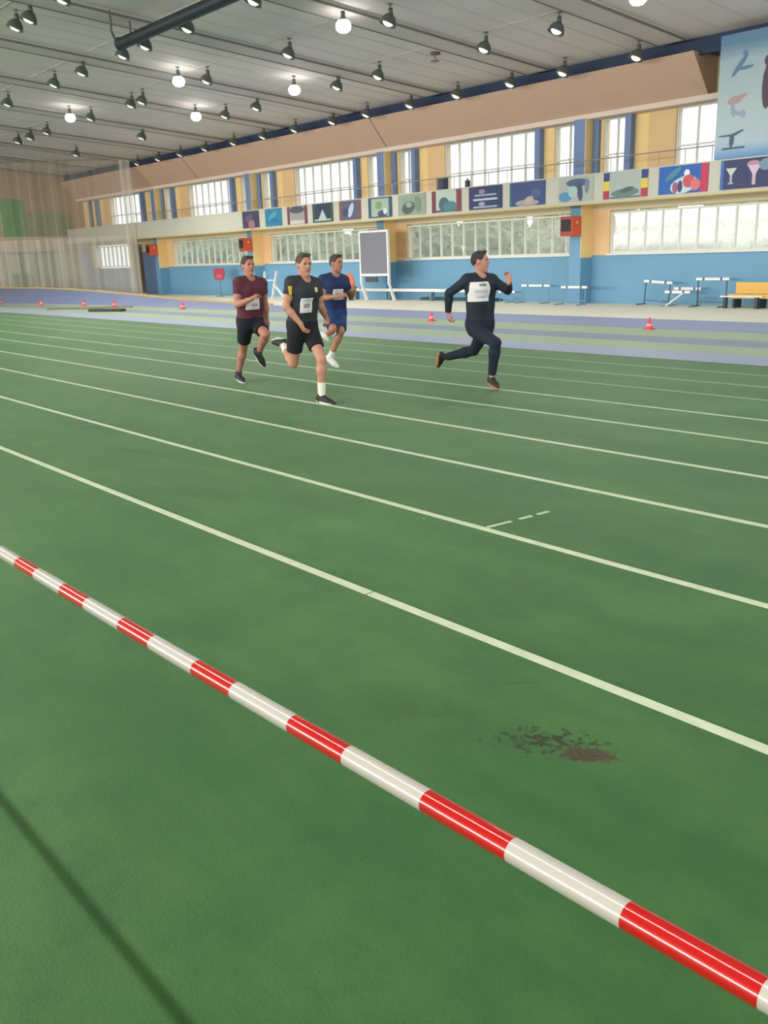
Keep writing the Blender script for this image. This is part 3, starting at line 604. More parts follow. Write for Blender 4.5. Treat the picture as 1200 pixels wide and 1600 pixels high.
# yellow bench
m_yb = mat('mustard_yellow_bench', (222, 178, 90), .5, noise=.06)
t = thing('yellow_bench', (-12.25, 22.55, 0), 'mustard yellow bench with dark legs against the blue wall', 'bench')
for k in range(3): MB().box(0, 2.3, .3, .34, .355 + k * .095, .447 + k * .095).build('back_slat', m_yb, t)
MB().box(0, 2.3, -.1, .28, .25, .35).build('seat', m_yb, t)
for dx in (.12, .8, 1.5, 2.15): MB().box(dx, dx + .06, -.06, .3, 0, .24).build('leg', mat('dark_bench_leg', (54, 68, 76), .6), t)
t = thing('white_pole', (-12.4, 22.35, 0), 'thin white pole resting on low blocks before the yellow bench', 'pole')
MB().cone((0, 0, .3), (1.15, 0, .3), .022, .022, 8).build('rod', m_wm, t)
for dx in (.15, 1.0): MB().box(dx - .04, dx + .04, -.05, .05, 0, .28).build('block', mat('dark_bench_leg', (54, 68, 76), .6), t)

# two boxes on the gallery
t = thing('speaker_box', (-22.43, 22.15, 2.96), 'dark blue upright box standing on the gallery above the maroon-banded poster', 'box')
MB().box(-.16, .16, -.12, .12, 0, 1.05).build('case', mat('dark_slate_case', (66, 70, 92), .6), t)
MB().box(-.26, -.17, -.05, .05, 0, 1.0).build('side_post', mat('pinkish_white_post', (224, 210, 214), .6), t)
t = thing('small_speaker', (-21.02, 21.88, 3.612), 'small black box sitting on the parapet above the navy text poster', 'box')
MB().box(-.07, .07, -.05, .05, 0, .2).build('case', mat('black_case', (52, 54, 58), .6), t); MB().cone((0, 0, .2), (0, 0, .26), .025, .025, 8).build('knob', mat('black_case', (52, 54, 58), .6), t)

# cones
m_cone = mat('red_pink_cone', (228, 70, 82), .5); m_coneb = mat('pale_cone_band', (240, 168, 166), .5)
CL = ['small red cone on the blue track, rightmost of the cones', 'small red cone just left of the navy-clad runner', 'small red cone left of the maroon-shirted runner', 'small red cone at the right end of the dark planks', 'small red cone behind the middle of the dark planks', 'small red cone at the left end of the dark planks', 'small pale cone at the far left frame edge']
CP = [(-10.48, 16.18), (-16.51, 15.85), (-29.45, 16.0), (-34.35, 15.7), (-36.71, 15.45), (-39.92, 14.9), (-43.77, 14.42)]
cone_body = MB().lathe([(.075, .02), (.045, .12), (.022, .22), (.012, .235), (0, .237)], n=18).mesh('cone_body', m_cone)
cone_band = MB().lathe([(.0625, .07), (.0495, .115), (.0475, .115)], n=18).mesh('band', m_coneb)
cone_base = MB().box(-.085, .085, -.085, .085, 0, .022).mesh('base', m_cone)
for (x, y), l in zip(CP, CL):
    t = thing('traffic_cone', (x, y, .005), l, 'cone', 'marker cones along the blue track'); s = 1.15 if x < -20 else 1.0; t.scale = (s, s, s)
    for n, me in (('cone_body', cone_body), ('band', cone_band), ('base', cone_base)):
        o = bpy.data.objects.new(n, me); COL.objects.link(o); o.parent = t
# planks on the floor at the far left
m_plank = mat('brown_plank', (118, 104, 78), .7, noise=.15)
t = MB().bar((-35.7, 13.55, .022), (-33.3, 15.9, .022), .3, .036).build('long_plank', m_plank); tag(t, 'long thin brown plank lying on the green floor at far left', 'plank')
t = MB().bar((-32.1, 13.75, .05), (-30.75, 14.35, .05), .3, .09).build('dark_block', mat('dark_rubber_block', (58, 58, 52), .8)); tag(t, 'dark rubber block lying on the floor beside the brown plank', 'block')

# ------------------------------------------------------------------ throwing net hanging at the far end
def net_material(name, a):
    m = bpy.data.materials.new(name); m.use_nodes = True; nt = m.node_tree; nt.nodes.clear()
    o = nt.nodes.new('ShaderNodeOutputMaterial'); t = nt.nodes.new('ShaderNodeBsdfTransparent'); d = nt.nodes.new('ShaderNodeBsdfDiffuse'); tl = nt.nodes.new('ShaderNodeBsdfTranslucent')
    d.inputs[0].default_value = (.92, .87, .8, 1); tl.inputs[0].default_value = (.92, .87, .8, 1)
    m1 = nt.nodes.new('ShaderNodeMixShader'); m1.inputs[0].default_value = .35; nt.links.new(d.outputs[0], m1.inputs[1]); nt.links.new(tl.outputs[0], m1.inputs[2])
    m2 = nt.nodes.new('ShaderNodeMixShader'); m2.inputs[0].default_value = a; nt.links.new(t.outputs[0], m2.inputs[1]); nt.links.new(m1.outputs[0], m2.inputs[2]); nt.links.new(m2.outputs[0], o.inputs[0]); return m
A, B = Vector((-44.3, 21.6, 0)), Vector((-51.6, 17.2, 0))
t = thing('throwing_net', (0, 0, 0), 'large pale see-through net hanging from the ceiling across the far hall end', 'net')
n = 60; d = (B - A); nn = Vector((-d.y, d.x, 0)).normalized(); vs = []
for k in range(n + 1):
    p = A + d * (k / n) + nn * (.12 * math.sin(k * 1.3) + .06 * math.sin(k * 3.1))
    vs += [(p.x, p.y, .03), (p.x, p.y, 3.0), (p.x, p.y, ceil_z(p.y) - .02)]
for j, nm, al in ((0, 'net_cloth', .5), (1, 'net_top', .16)):
    MB().add([v for i in range(n + 1) for v in vs[3 * i + j:3 * i + j + 2]], [(2 * i, 2 * i + 2, 2 * i + 3, 2 * i + 1) for i in range(n)]).build(nm, net_material(('dense' if j == 0 else 'fine') + '_white_netting', al), t, True)
for (p, r) in ((A, .22), (B, .3)):
    a = MB(); N = 20
    for z in (.03, 3.0, ceil_z(p.y) - .02):
        a.v += [(p.x + (r + .06 * math.sin(5 * q)) * math.cos(q), p.y + (r + .06 * math.sin(5 * q)) * math.sin(q), z) for q in [2 * math.pi * k / N for k in range(N)]]
    a.f = [(j * N + k, j * N + (k + 1) % N, j * N + N + (k + 1) % N, j * N + N + k) for j in (0, 1) for k in range(N)]
    a.build('gathered_edge', net_material('gathered_white_netting', .28), t, True)
MB().bar((A.x, A.y, ceil_z(A.y) - .05), (B.x, B.y, ceil_z(B.y) - .05), .05, .05).build('top_rail', m_cond, t)

# ------------------------------------------------------------------ barrier pole in the foreground
m_pw = mat('glossy_white_plastic', (184, 179, 172), .22, coat=.6); m_pr = mat('glossy_red_plastic', (184, 5, 8), .16, coat=.8)
def pz(x): return 1.0 + .027 * (x + 1.08) + .006 * (x + 1.08) ** 2
pole = thing('barrier_pole', (0, .645, 0), 'glossy red and white striped barrier pole crossing the foreground', 'barrier')
bd = [-3.92, -3.79, -3.66, -3.53, -3.40, -3.27, -3.14, -3.02, -2.9, -2.78, -2.70, -2.60, -2.48, -2.35, -2.22, -2.085, -1.965, -1.815, -1.69, -1.53, -1.405, -1.25, -1.129, -.972, -.846, -.694, -.558, -.411, -.272, -.13, .01, .15]
for i in range(len(bd) - 1):
    x0, x1 = bd[i], bd[i + 1]; N = 28; a = MB(); S = 5
    red = (i % 2 == 1)
    for k in range(S + 1):
        x = x0 + (x1 - x0) * k / S
        r = .0145
        a.v += [(x, r * math.cos(2 * math.pi * j / N), pz(x) + r * math.sin(2 * math.pi * j / N)) for j in range(N)]
    a.f = [(k * N + j, k * N + (j + 1) % N, (k + 1) * N + (j + 1) % N, (k + 1) * N + j) for k in range(S) for j in range(N)]
    a.f += [tuple(range(N - 1, -1, -1)), tuple(range(S * N, S * N + N))]
    a.build('red_band' if red else 'white_band', m_pr if red else m_pw, pole, True)
for x in (-3.95, .2):
    t = thing('barrier_post', (x, .645, 0), 'grey upright post holding the %s end of the striped barrier pole' % ('far' if x < -1 else 'near'), 'post')
    MB().cone((0, 0, .03), (0, 0, pz(x) + .03), .022, .022, 14).build('upright', m_rod, t)
    MB().cone((0, 0, 0), (0, 0, .035), .16, .15, 20).build('base', m_cond, t)
    MB().box(-.05 if x > 0 else 0, .0 if x > 0 else .05, -.025, .025, pz(x) - .04, pz(x) - .0185).build('cup', m_rod, t)

# ------------------------------------------------------------------ runners (signed-distance bodies meshed with surface nets)
V3 = lambda p: np.array(p, dtype=np.float64)
def unit(v): return v / np.linalg.norm(v)
def C(a, b, ra, rb, k=.02, clip=(), op='u'): return dict(t='c', a=V3(a), b=V3(b), ra=ra, rb=rb, k=k, clip=clip, op=op)
def E(c, ax, r, k=.02, clip=(), op='u'): return dict(t='e', c=V3(c), ax=ax, r=V3(r), k=k, clip=clip, op=op)
def bounds(pr):
    if pr['t'] == 'c':
        r = max(pr['ra'], pr['rb']); return np.minimum(pr['a'], pr['b']) - r, np.maximum(pr['a'], pr['b']) + r
    r = pr['r'].max(); return pr['c'] - r, pr['c'] + r
def field(prims, lo, shape, vox, infl=0.0):
    F = np.full(shape, 1.0, np.float32)
    for pr in prims:
        l, h = bounds(pr); mg = .05 + infl + pr['k']
        i0 = np.maximum(0, np.floor((l - mg - lo) / vox).astype(int)); i1 = np.minimum(shape, np.ceil((h + mg - lo) / vox).astype(int) + 1)
        if (i1 <= i0).any(): continue
        X, Y, Z = [(lo[q] + vox * np.arange(i0[q], i1[q])).astype(np.float32) for q in range(3)]
        X = X[:, None, None]; Y = Y[None, :, None]; Z = Z[None, None, :]
        if pr['t'] == 'c':
            a, b = pr['a'], pr['b']; d = b - a; L = d @ d
            T = np.clip(((X - a[0]) * d[0] + (Y - a[1]) * d[1] + (Z - a[2]) * d[2]) / L, 0, 1)
            D = np.sqrt((X - a[0] - T * d[0]) ** 2 + (Y - a[1] - T * d[1]) ** 2 + (Z - a[2] - T * d[2]) ** 2) - (pr['ra'] + T * (pr['rb'] - pr['ra']))
        else:
            c, ax, r = pr['c'], pr['ax'], pr['r']
            Q = [((X - c[0]) * ax[q][0] + (Y - c[1]) * ax[q][1] + (Z - c[2]) * ax[q][2]) for q in range(3)]
            k0 = np.sqrt(sum((Q[q] / r[q]) ** 2 for q in range(3))); k1 = np.sqrt(sum((Q[q] / r[q] ** 2) ** 2 for q in range(3))) + 1e-6
            D = k0 * (k0 - 1) / k1
        D = D - infl
        for p0, n in pr['clip']:
            D = np.maximum(D, (X - p0[0]) * n[0] + (Y - p0[1]) * n[1] + (Z - p0[2]) * n[2])
        sl = tuple(slice(i0[q], i1[q]) for q in range(3)); k = pr['k']
        if pr['op'] == 'u':
            A_ = F[sl]; hh = np.maximum(k - np.abs(A_ - D), 0) / max(k, 1e-5); F[sl] = np.minimum(A_, D) - hh * hh * k * .25
        else:
            A_ = F[sl]; D = -D; hh = np.maximum(k - np.abs(A_ - D), 0) / max(k, 1e-5); F[sl] = np.maximum(A_, D) + hh * hh * k * .25
    return F
def grid_for(prims, vox, pad=.03):
    bs = [bounds(p) for p in prims if p['op'] == 'u']
    lo = np.min([b[0] for b in bs], 0) - pad; hi = np.max([b[1] for b in bs], 0) + pad
    return lo, np.ceil((hi - lo) / vox).astype(int) + 1
def surface_net(F, lo, vox):
    ins = F < 0; nx, ny, nz = F.shape; acc = np.zeros((nx - 1, ny - 1, nz - 1, 3), np.float32); cnt = np.zeros((nx - 1, ny - 1, nz - 1), np.int16)
    cs = [(i, j, k) for i in (0, 1) for j in (0, 1) for k in (0, 1)]
    sl = lambda c: F[c[0]:nx - 1 + c[0], c[1]:ny - 1 + c[1], c[2]:nz - 1 + c[2]]
    for a in cs:
        for q in range(3):
            if a[q]: continue
            b = list(a); b[q] = 1; fa, fb = sl(a), sl(b); cr = (fa < 0) != (fb < 0)
            t = np.where(cr, fa / np.where(cr, fa - fb, 1), 0)
            for w in range(3): acc[..., w] += np.where(cr, a[w] + (t if w == q else 0), 0)
            cnt += cr
    act = cnt > 0; idx = np.full(act.shape, -1, np.int64); idx[act] = np.arange(act.sum())
    ii = np.argwhere(act); V = (ii + acc[act] / cnt[act][:, None]) * vox + lo
    faces = []
    for q in range(3):
        sA = [slice(1, nx - 1), slice(1, ny - 1), slice(1, nz - 1)]; sA[q] = slice(0, F.shape[q] - 1); sB = list(sA); sB[q] = slice(1, F.shape[q])
        A_, B_ = ins[tuple(sA)], ins[tuple(sB)]; cr = np.argwhere(A_ != B_)
        if not len(cr): continue
        off = np.array([1, 1, 1]); off[q] = 0; g = cr + off; flip = A_[tuple(cr.T)]
        u, w = (q + 1) % 3, (q + 2) % 3; eu = np.eye(3, dtype=int)[u]; ew = np.eye(3, dtype=int)[w]
        quad = np.stack([idx[tuple((g - eu - ew).T)], idx[tuple((g - ew).T)], idx[tuple(g.T)], idx[tuple((g - eu).T)]], 1)
        quad[~flip] = quad[~flip][:, ::-1]; faces.append(quad)
    return V, np.concatenate(faces)
def sdf_obj(name, prims, vox, m, parent, cut=None, infl=0.0, base=None, smooth_it=1):
    lo, shape = grid_for(prims, vox, .03 + infl); F = field(prims, lo, shape, vox, infl)
    if cut is not None:   # keep only what lies in an oriented box: (centre, axes, half sizes)
        c, ax, hs = cut
        X, Y, Z = [(lo[q] + vox * np.arange(shape[q])).astype(np.float32) for q in range(3)]
        X = X[:, None, None]; Y = Y[None, :, None]; Z = Z[None, None, :]
        for q in range(3):
            F = np.maximum(F, np.abs((X - c[0]) * ax[q][0] + (Y - c[1]) * ax[q][1] + (Z - c[2]) * ax[q][2]) - hs[q])
    V, Q = surface_net(F, lo, vox)
    V = V - base
    me = bpy.data.meshes.new(name); me.from_pydata(V.tolist(), [], Q.tolist()); me.update(); me.materials.append(m)
    for p in me.polygons: p.use_smooth = True
    o = bpy.data.objects.new(name, me); COL.objects.link(o); o.parent = parent
    return o
def runner(label, J, st):
    J = {k: V3(v) for k, v in J.items()}
    base = V3((J['pelvis'][0], J['pelvis'][1], 0))
    root = thing('person', tuple(base), label, 'person')
    sk = mat(*st['skin']); up = unit(J['neck'] - J['pelvis']); lat = unit(J['Lsh'] - J['Rsh']); fw = unit(np.cross(lat, up)); lat = np.cross(up, fw)
    T = np.linalg.norm(J['neck'] - J['pelvis']); pel = J['pelvis']; at = lambda f, l=0, g=0: pel + up * (T * f) + lat * l + fw * g
    hips = {s: J[s + 'hip'] for s in 'RL'}
    torso = [C(at(.74, -.085, .0), at(.42, -.065, 0), .112, .098, .03), C(at(.74, .085, .0), at(.42, .065, 0), .112, .098, .03),
             C(at(.42, -.065, 0), at(.05, -.07, -.01), .098, .108, .05), C(at(.42, .065, 0), at(.05, .07, -.01), .098, .108, .05),
             C(at(.72, -.06, .05), at(.72, .06, .05), .085, .085, .04), C(at(.03, -.05, -.05), at(.03, .05, -.05), .095, .095, .04),
             C(at(.93, -.04, -.01), J['Rsh'] - up * .02, .06, .06, .05), C(at(.93, .04, -.01), J['Lsh'] - up * .02, .06, .06, .05)]
    # head
    hh = np.linalg.norm(J['top'] - J['chin']) / .245; hf = unit(V3(st['look'])); hu = unit(J['top'] - J['chin'] + up * .3 - hf * (hf @ (J['top'] - J['chin'])) * .7); hf = unit(hf - hu * (hf @ hu)); hl = np.cross(hu, hf)
    hc = J['top'] - hu * .112 * hh
    hp = lambda f, l, u: hc + (hf * f + hl * l + hu * u) * hh
    ax = (hl, hf, hu)
    cran = E(hp(-.008, 0, .012), ax, np.array([.077, .098, .1]) * hh, .02)
    head = [cran, E(hp(.035, 0, -.04), ax, np.array([.062, .062, .085]) * hh, .03), C(hp(.03, 0, -.075), hp(.068, 0, -.113), .046 * hh, .026 * hh, .03),
            C(hp(.086, 0, .005), hp(.108, 0, -.028), .011 * hh, .016 * hh, .015), C(hp(.084, -.035, .022), hp(.084, .035, .022), .016 * hh, .016 * hh, .015),
            E(hp(-.005, -.077, -.015), ax, np.array([.012, .024, .034]) * hh, .008), E(hp(-.005, .077, -.015), ax, np.array([.012, .024, .034]) * hh, .008),
            C(hp(.085, -.018, -.064), hp(.085, .018, -.064), .011 * hh, .011 * hh, .01),
            E(hp(.094, -.03, .004), ax, np.array([.017, .014, .012]) * hh, .012, op='s'), E(hp(.094, .03, .004), ax, np.array([.017, .014, .012]) * hh, .012, op='s')]
    neck = [C(at(.95, 0, -.015), hp(-.012, 0, -.06), .06, .054, .03)]
    limbs, feet_info, body = [], {}, []
    for s, sg in (('R', -1), ('L', 1)):
        sh, el, wr, hd = J[s + 'sh'], J[s + 'el'], J[s + 'wr'], J[s + 'hd']; hi, kn, an = hips[s], J[s + 'kn'], J[s + 'an']
        sh = sh - up * .025
        body += [C(sh, el, .054, .039, .03), C(sh + (el - sh) * .35, sh + (el - sh) * .6, .049, .045, .03), C(el, el + (wr - el) * .35, .04, .042, .02), C(el + (wr - el) * .3, wr, .042, .027, .02)]
        body += [C(hi, kn, .088, .055, .04), C(kn, kn + (an - kn) * .3, .053, .056, .02), C(kn + (an - kn) * .28, an, .056, .034, .03)]
        # hand: palm, four curled fingers, thumb
        d = unit(hd - wr); inward = -lat * sg; pn = inward - d * (d @ inward); pn = unit(pn + fw * .25 - d * (d @ fw) * .25); pn = unit(pn - d * (pn @ d)); sd = np.cross(d, pn)
        if sd @ (fw + up * .3) < 0: sd = -sd
        body += [C(wr, wr + d * .03, .026, .027, .015)]
        for q in (-.024, -.008, .008, .024): body.append(C(wr + d * .02 + sd * q * .7, wr + d * .082 + sd * q, .016, .0135, .012))
        for q, Ln in ((-.026, .8), (-.009, .95), (.009, 1.0), (.026, .92)):
            p0 = wr + d * .085 + sd * q; p1 = p0 + (d * .8 + pn * .6) * .038 * Ln; p2 = p1 + (d * .15 + pn * .98) * .026 * Ln; p3 = p2 + (-d * .6 + pn * .8) * .02 * Ln
            body += [C(p0, p1, .0095, .0088, .004), C(p1, p2, .0088, .0082, .004), C(p2, p3, .0082, .0072, .004)]
        t0 = wr + d * .025 + sd * .022; t1 = t0 + (d * .7 + sd * .65 + pn * .3) * .042; t2 = t1 + (d * .8 + pn * .6) * .03
        body += [C(t0, t1, .014, .011, .006), C(t1, t2, .011, .0085, .004)]
        # foot
        tv = J[s + 'toe'] - an; sv = kn - an
        if st.get('flat', '') == s or an[2] < .15:
            n = V3((0, 0, 1)) + unit(sv) * .12; fd = unit(tv * V3((1, 1, .35)))
        else:
            n = unit(sv - unit(tv) * (unit(tv) @ sv)); fd = unit(unit(tv) + n * .42)
        n = unit(n - fd * (n @ fd)); fs = np.cross(n, fd)
        feet_info[s] = (an, fd, n, fs)
        body += [C(an, an - fd * .03 - n * .045, .034, .026, .02), C(an - n * .02, an + fd * .1 - n * .06, .032, .018, .02), C(an + fd * .1 - n * .06, an + fd * .15 - n * .068, .018, .012, .015)]
    o = sdf_obj('body', torso + neck + head + body, .0068, sk, root, base=base)
    # eyes, brows, lips, hair
    for s in (-1, 1):
        MB().lathe([(0, -.011), (.008, -.008), (.011, 0), (.008, .008), (0, .011)], (0, 0, 0), 10, tuple(hf)).build('eye', mat('eye_white_and_iris', (70, 60, 56), .3), root, True, loc=Vector(hp(.083, .03 * s, .002) - base))
    sdf_obj('eyebrow', [C(hp(.09, .014, .026), hp(.083, .046, .026), .0065, .005, .003), C(hp(.09, -.014, .026), hp(.083, -.046, .026), .0065, .005, .003)], .003, mat(*st['hair']), root, base=base)
    sdf_obj('lips', [C(hp(.094, -.017, -.062), hp(.094, .017, -.062), .0055, .0055, .004), C(hp(.093, -.014, -.071), hp(.093, .014, -.071), .006, .006, .004)], .003, mat('lips_' + st['skin'][0], tuple(int(v * q) for v, q in zip(st['skin'][1], (.88, .68, .68))), .5), root, base=base)
    hn = unit(hf * .8 - hu * .6)
    hc2 = [(hp(.078, 0, .058), hn), (hp(.0, 0, -.012), -unit(hu * .85 - hf * .45)), (hp(.045, 0, 0), unit(hf * .97 - hu * .25))]
    hair = [E(hp(-.012, 0, .016), ax, np.array([.0825, .106, .106]) * hh, .01, clip=hc2)] + [C(hp(.035, l, .098), hp(.066, l + .004, .094 + .004 * st.get('tuft', 1)), .017, .012, .014) for l in (-.042, -.021, 0, .021, .042)]
    sdf_obj('hair', hair, .005, mat(*st['hair']), root, base=base)
    # shirt
    def sleeve(s, fr, r0, r1):
        sh, el, wr = J[s + 'sh'] - up * .025, J[s + 'el'], J[s + 'wr']
        if fr <= 1:
            e = sh + (el - sh) * fr; dd = unit(el - sh)
            return [C(sh, e + dd * .06, r0, r1, .03, clip=[(e, dd)])]
        dd = unit(wr - el); e = el + (wr - el) * .96
        return [C(sh, el, r0, .05, .03), C(el, el + (wr - el) * .35, .051, .05, .02), C(el + (wr - el) * .3, wr + dd * .05, .05, .036, .02, clip=[(e, dd)])]
    hem = at(-.0 + st.get('hem', 0)); hemc = [(hem, -up)]
    tors2 = [dict(p, clip=hemc) for p in torso]
    col = [(at(.985), up)]
    shirt = [dict(p, ra=p['ra'] + .014, rb=p['rb'] + .014) for p in tors2]
    for s in 'RL': shirt += sleeve(s, st['sleeve'], .068, .066 if st['sleeve'] <= 1 else .05)
    shirt += [E(at(1.0, 0, .022), (lat, fw, up), (.066, .07, .05), .012, op='s')]
    sm = mat(*st['shirt']); so = sdf_obj('shirt', shirt, .0075, sm, root, base=base)
    if 0: sdf_obj('collar', [C(at(.955, .062 * math.cos(q), .008 + .066 * math.sin(q)) + up * (-.012 * math.sin(q)), at(.955, .062 * math.cos(q + .42), .008 + .066 * math.sin(q + .42)) + up * (-.012 * math.sin(q + .42)), .0085, .0085, .004) for q in np.arange(0, 6.28, .42)], .005, mat(*st.get('collar', st['shirt'])), root, base=base)
    bl, bu, bw, bh = st['bib']
    bc = pel + lat * bl + up * bu + fw * .12
    bib = sdf_obj('race_bib', shirt, .006, mat('white_paper_bib', (222, 220, 224), .7), root, cut=(bc, (lat, up, fw), (bw / 2, bh / 2, .12)), infl=.007, base=base)
    def patch(nm, l, u, w, h, col, inf=.009, par=bib):
        return sdf_obj(nm, shirt, .005, mat('ink_%d_%d_%d' % col, col, .7), par, cut=(pel + lat * l + up * u + fw * .12, (lat, up, fw), (w / 2, h / 2, .12)), infl=inf, base=base)
    for q in st.get('print', []): patch('bib_print', bl + q[0], bu + q[1], q[2], q[3], q[4])
    for q in st.get('emblem', []): patch('shirt_emblem', q[0], q[1], q[2], q[3], q[4], .005, so)
    # shorts or trousers
    pm = mat(*st['pants'][:-1]); mode = st['pants'][-1]
    pc = [(at(.13), up)]
    pants = [dict(p, clip=pc, ra=p['ra'] + .018, rb=p['rb'] + .018) for p in torso[2:4] + torso[5:6]]
    for s in 'RL':
        hi, kn, an = hips[s], J[s + 'kn'], J[s + 'an']
        if mode == 'long':
            dd = unit(an - kn); e = kn + (an - kn) * .93
            pants += [C(hi, kn, .104, .066, .04), C(kn, kn + (an - kn) * .3, .066, .066, .02), C(kn + (an - kn) * .28, an + dd * .04, .066, .046, .03, clip=[(e, dd)])]
        else:
            dd = unit(kn - hi); e = hi + (kn - hi) * mode
            pants += [C(hi, e + dd * .08, .108, .086, .035, clip=[(e, dd)])]
    po = sdf_obj('shorts' if mode != 'long' else 'track_trousers', pants, .0075, pm, root, base=base)
    # socks and shoes
    for s in 'RL':
        an, fd, n, fs = feet_info[s]; sv = unit(J[s + 'kn'] - an)
        if st.get('sock'):
            L_, colr = st['sock']; e = an + sv * L_
            sdf_obj('sock', [C(an - n * .02, e + sv * .04, .042, .044 + L_ * .05, .02, clip=[(e, sv)])], .006, mat('sock_%d_%d_%d' % colr, colr, .8), root, base=base)
        bot = an - n * .088
        f = lambda a, b, c_: an + fd * a + fs * b - n * c_
        core = lambda g: [C(f(-.045, 0, .055), f(.03, 0, .06), .036 + g, .038 + g, .02), C(f(.03, 0, .06), f(.11, 0, .07), .04 + g, .045 + g, .02), C(f(.11, .006, .07), f(.175, .004, .075), .044 + g, .03 + g, .02)]
        up_ = core(0) + [C(f(-.012, 0, .0), f(-.01, 0, .05), .042, .042, .03, clip=[(f(0, 0, -.015), n)]), C(f(.0, 0, .02), f(.07, 0, .045), .038, .032, .02)]
        up_ = [dict(p, clip=list(p['clip']) + [(f(0, 0, .082), -n)]) for p in up_]
        sh_ = sdf_obj('shoe', up_, .006, mat(*st['shoe']), root, base=base)
        so_ = [dict(p, clip=[(f(0, 0, .074), n), (f(0, 0, .1), -n)]) for p in core(.007)]
        sdf_obj('sole', so_, .006, mat(*st['sole']), sh_, base=base)
    return root
PG = (150, 146, 152)
runner('person in front, black t-shirt with white number bib, black shorts, sprinting mid-stride',
 dict(pelvis=(-8.609, 6.200, 0.884), neck=(-8.517, 6.200, 1.420), chin=(-8.475, 6.200, 1.445), top=(-8.510, 6.200, 1.691), Rsh=(-8.528, 6.020, 1.399), Rhip=(-8.609, 6.110, 0.844), Rel=(-8.560, 5.949, 1.118), Rwr=(-8.456, 6.069, 0.917), Rhd=(-8.470, 6.115, 0.828), Rkn=(-8.771, 6.150, 0.448), Ran=(-9.134, 6.267, 0.625), Rtoe=(-9.31, 6.26, .66), Lsh=(-8.555, 6.380, 1.366), Lhip=(-8.609, 6.290, 0.844), Lel=(-8.578, 6.454, 1.087), Lwr=(-8.706, 6.619, 0.941), Lhd=(-8.646, 6.591, 0.866), Lkn=(-8.337, 6.241, 0.515), Lan=(-8.374, 6.249, 0.100), Ltoe=(-8.195, 6.289, 0.03)),
 dict(skin=('fair_skin', (186, 134, 112), .55), hair=('brown_hair', (78, 62, 52), .8), look=(1, -.12, -.05), shirt=('charcoal_black_jersey', (44, 46, 54), .85), sleeve=.5, bib=(-.055, .262, .16, .17), pants=('black_shorts_cloth', (20, 22, 30), .9, .62), hem=.0, collar=('black_collar', (34, 36, 44), .8),
      print=[(.0, .0, .1, .05, PG), (0, .06, .12, .012, (180, 176, 182)), (0, -.06, .1, .01, (190, 186, 190))], emblem=[(.06, .435, .035, .05, (214, 204, 160)), (-.236, .40, .03, .15, (196, 160, 60))],
      sock=(.15, (226, 222, 210)), shoe=('black_running_shoe', (26, 24, 30), .6), sole=('white_shoe_sole', (214, 212, 210), .6), flat='L'))
runner('person in maroon t-shirt and black shorts, leftmost runner, one knee raised',
 dict(pelvis=(-10.331, 6.600, 0.837), neck=(-10.285, 6.600, 1.415), chin=(-10.265, 6.600, 1.448), top=(-10.305, 6.600, 1.685), Rsh=(-10.269, 6.420, 1.382), Rhip=(-10.331, 6.510, 0.797), Rel=(-10.278, 6.378, 1.079), Rwr=(-10.046, 6.451, 1.156), Rhd=(-10.02, 6.53, 1.207), Rkn=(-10.604, 6.625, 0.485), Ran=(-10.827, 6.656, 0.125), Rtoe=(-10.653, 6.623, 0.039), Lsh=(-10.284, 6.780, 1.355), Lhip=(-10.331, 6.690, 0.797), Lel=(-10.323, 6.838, 1.074), Lwr=(-10.40, 6.90, 0.835), Lhd=(-10.36, 6.88, 0.75), Lkn=(-9.931, 6.559, 0.708), Lan=(-10.251, 6.646, 0.450), Ltoe=(-10.259, 6.713, 0.261)),
 dict(skin=('ruddy_skin', (176, 120, 104), .55), hair=('dark_brown_hair', (64, 52, 50), .8), look=(1, -.05, .12), shirt=('maroon_jersey', (88, 38, 56), .85), sleeve=.5, bib=(-.041, .262, .2, .16), pants=('navy_black_shorts', (18, 22, 34), .9, .66), hem=-.02, collar=('maroon_collar', (74, 32, 48), .8),
      print=[(.02, -.02, .1, .04, (176, 170, 176))], sock=(.05, (60, 60, 66)), shoe=('black_trainer', (24, 26, 34), .6), sole=('pale_grey_sole', (196, 200, 198), .6)))
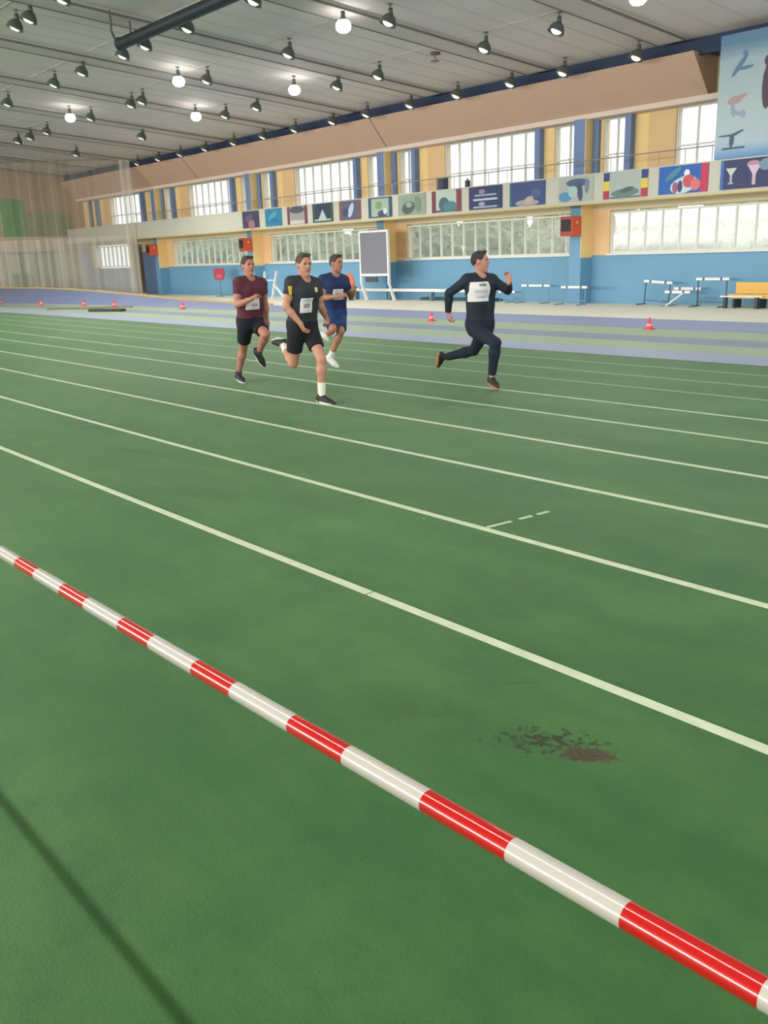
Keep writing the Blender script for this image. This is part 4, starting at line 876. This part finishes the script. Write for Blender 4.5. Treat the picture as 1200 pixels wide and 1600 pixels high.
runner('person in blue t-shirt and long blue shorts, running behind the black-shirted one',
 dict(pelvis=(-11.142, 8.650, 0.799), neck=(-11.097, 8.650, 1.385), chin=(-11.035, 8.650, 1.418), top=(-11.052, 8.650, 1.668), Rsh=(-11.168, 8.470, 1.335), Rhip=(-11.142, 8.560, 0.759), Rel=(-11.130, 8.430, 1.045), Rwr=(-10.885, 8.532, 1.066), Rhd=(-10.80, 8.59, 1.09), Rkn=(-10.809, 8.340, 0.600), Ran=(-11.181, 8.501, 0.491), Rtoe=(-11.359, 8.55, 0.50), Lsh=(-11.101, 8.830, 1.310), Lhip=(-11.142, 8.740, 0.759), Lel=(-11.095, 8.941, 1.029), Lwr=(-10.891, 8.836, 1.142), Lhd=(-10.823, 8.815, 1.212), Lkn=(-10.843, 8.513, 0.550), Lan=(-11.089, 8.481, 0.165), Ltoe=(-11.0, 8.52, 0.03)),
 dict(skin=('tan_skin', (172, 120, 98), .55), hair=('dark_hair', (66, 56, 50), .8), look=(1, .18, 0), shirt=('royal_blue_jersey', (28, 44, 92), .85), sleeve=.52, bib=(-.013, .30, .17, .16), pants=('blue_shorts_cloth', (34, 62, 112), .9, .84), hem=-.01, collar=('navy_collar', (24, 34, 70), .8),
      print=[(0, 0, .1, .045, (168, 160, 168))], sock=(.1, (226, 224, 220)), shoe=('white_trainer', (212, 212, 214), .6), sole=('white_trainer_sole', (190, 194, 192), .6)))
runner('person in dark navy long-sleeved top and trousers, rightmost runner, in full stride',
 dict(pelvis=(-7.770, 8.300, 0.757), neck=(-7.767, 8.300, 1.372), chin=(-7.725, 8.300, 1.408), top=(-7.775, 8.300, 1.647), Rsh=(-7.816, 8.120, 1.340), Rhip=(-7.770, 8.210, 0.717), Rel=(-8.018, 8.006, 1.166), Rwr=(-8.085, 8.052, 0.925), Rhd=(-8.069, 8.058, 0.822), Rkn=(-7.368, 8.133, 0.584), Ran=(-7.486, 8.195, 0.165), Rtoe=(-7.337, 8.133, 0.045), Lsh=(-7.746, 8.480, 1.325), Lhip=(-7.770, 8.390, 0.717), Lel=(-7.496, 8.492, 1.179), Lwr=(-7.331, 8.322, 1.276), Lhd=(-7.37, 8.36, 1.36), Lkn=(-8.066, 8.492, 0.423), Lan=(-8.445, 8.338, 0.325), Ltoe=(-8.597, 8.354, 0.196)),
 dict(skin=('fair_pink_skin', (186, 132, 116), .55), hair=('black_hair', (50, 44, 48), .8), look=(.85, .5, 0), shirt=('dark_navy_top', (26, 38, 54), .85), sleeve=2, bib=(-.084, .417, .235, .235), pants=('dark_navy_trousers', (20, 32, 50), .88, 'long'), hem=.0, tuft=3,
      print=[(.02, .08, .1, .03, (120, 128, 136)), (0, .01, .17, .035, (190, 186, 196)), (.0, -.06, .12, .02, (186, 182, 192))], shoe=('black_spike_shoe', (34, 32, 34), .6), sole=('tan_orange_sole', (186, 120, 76), .6)))
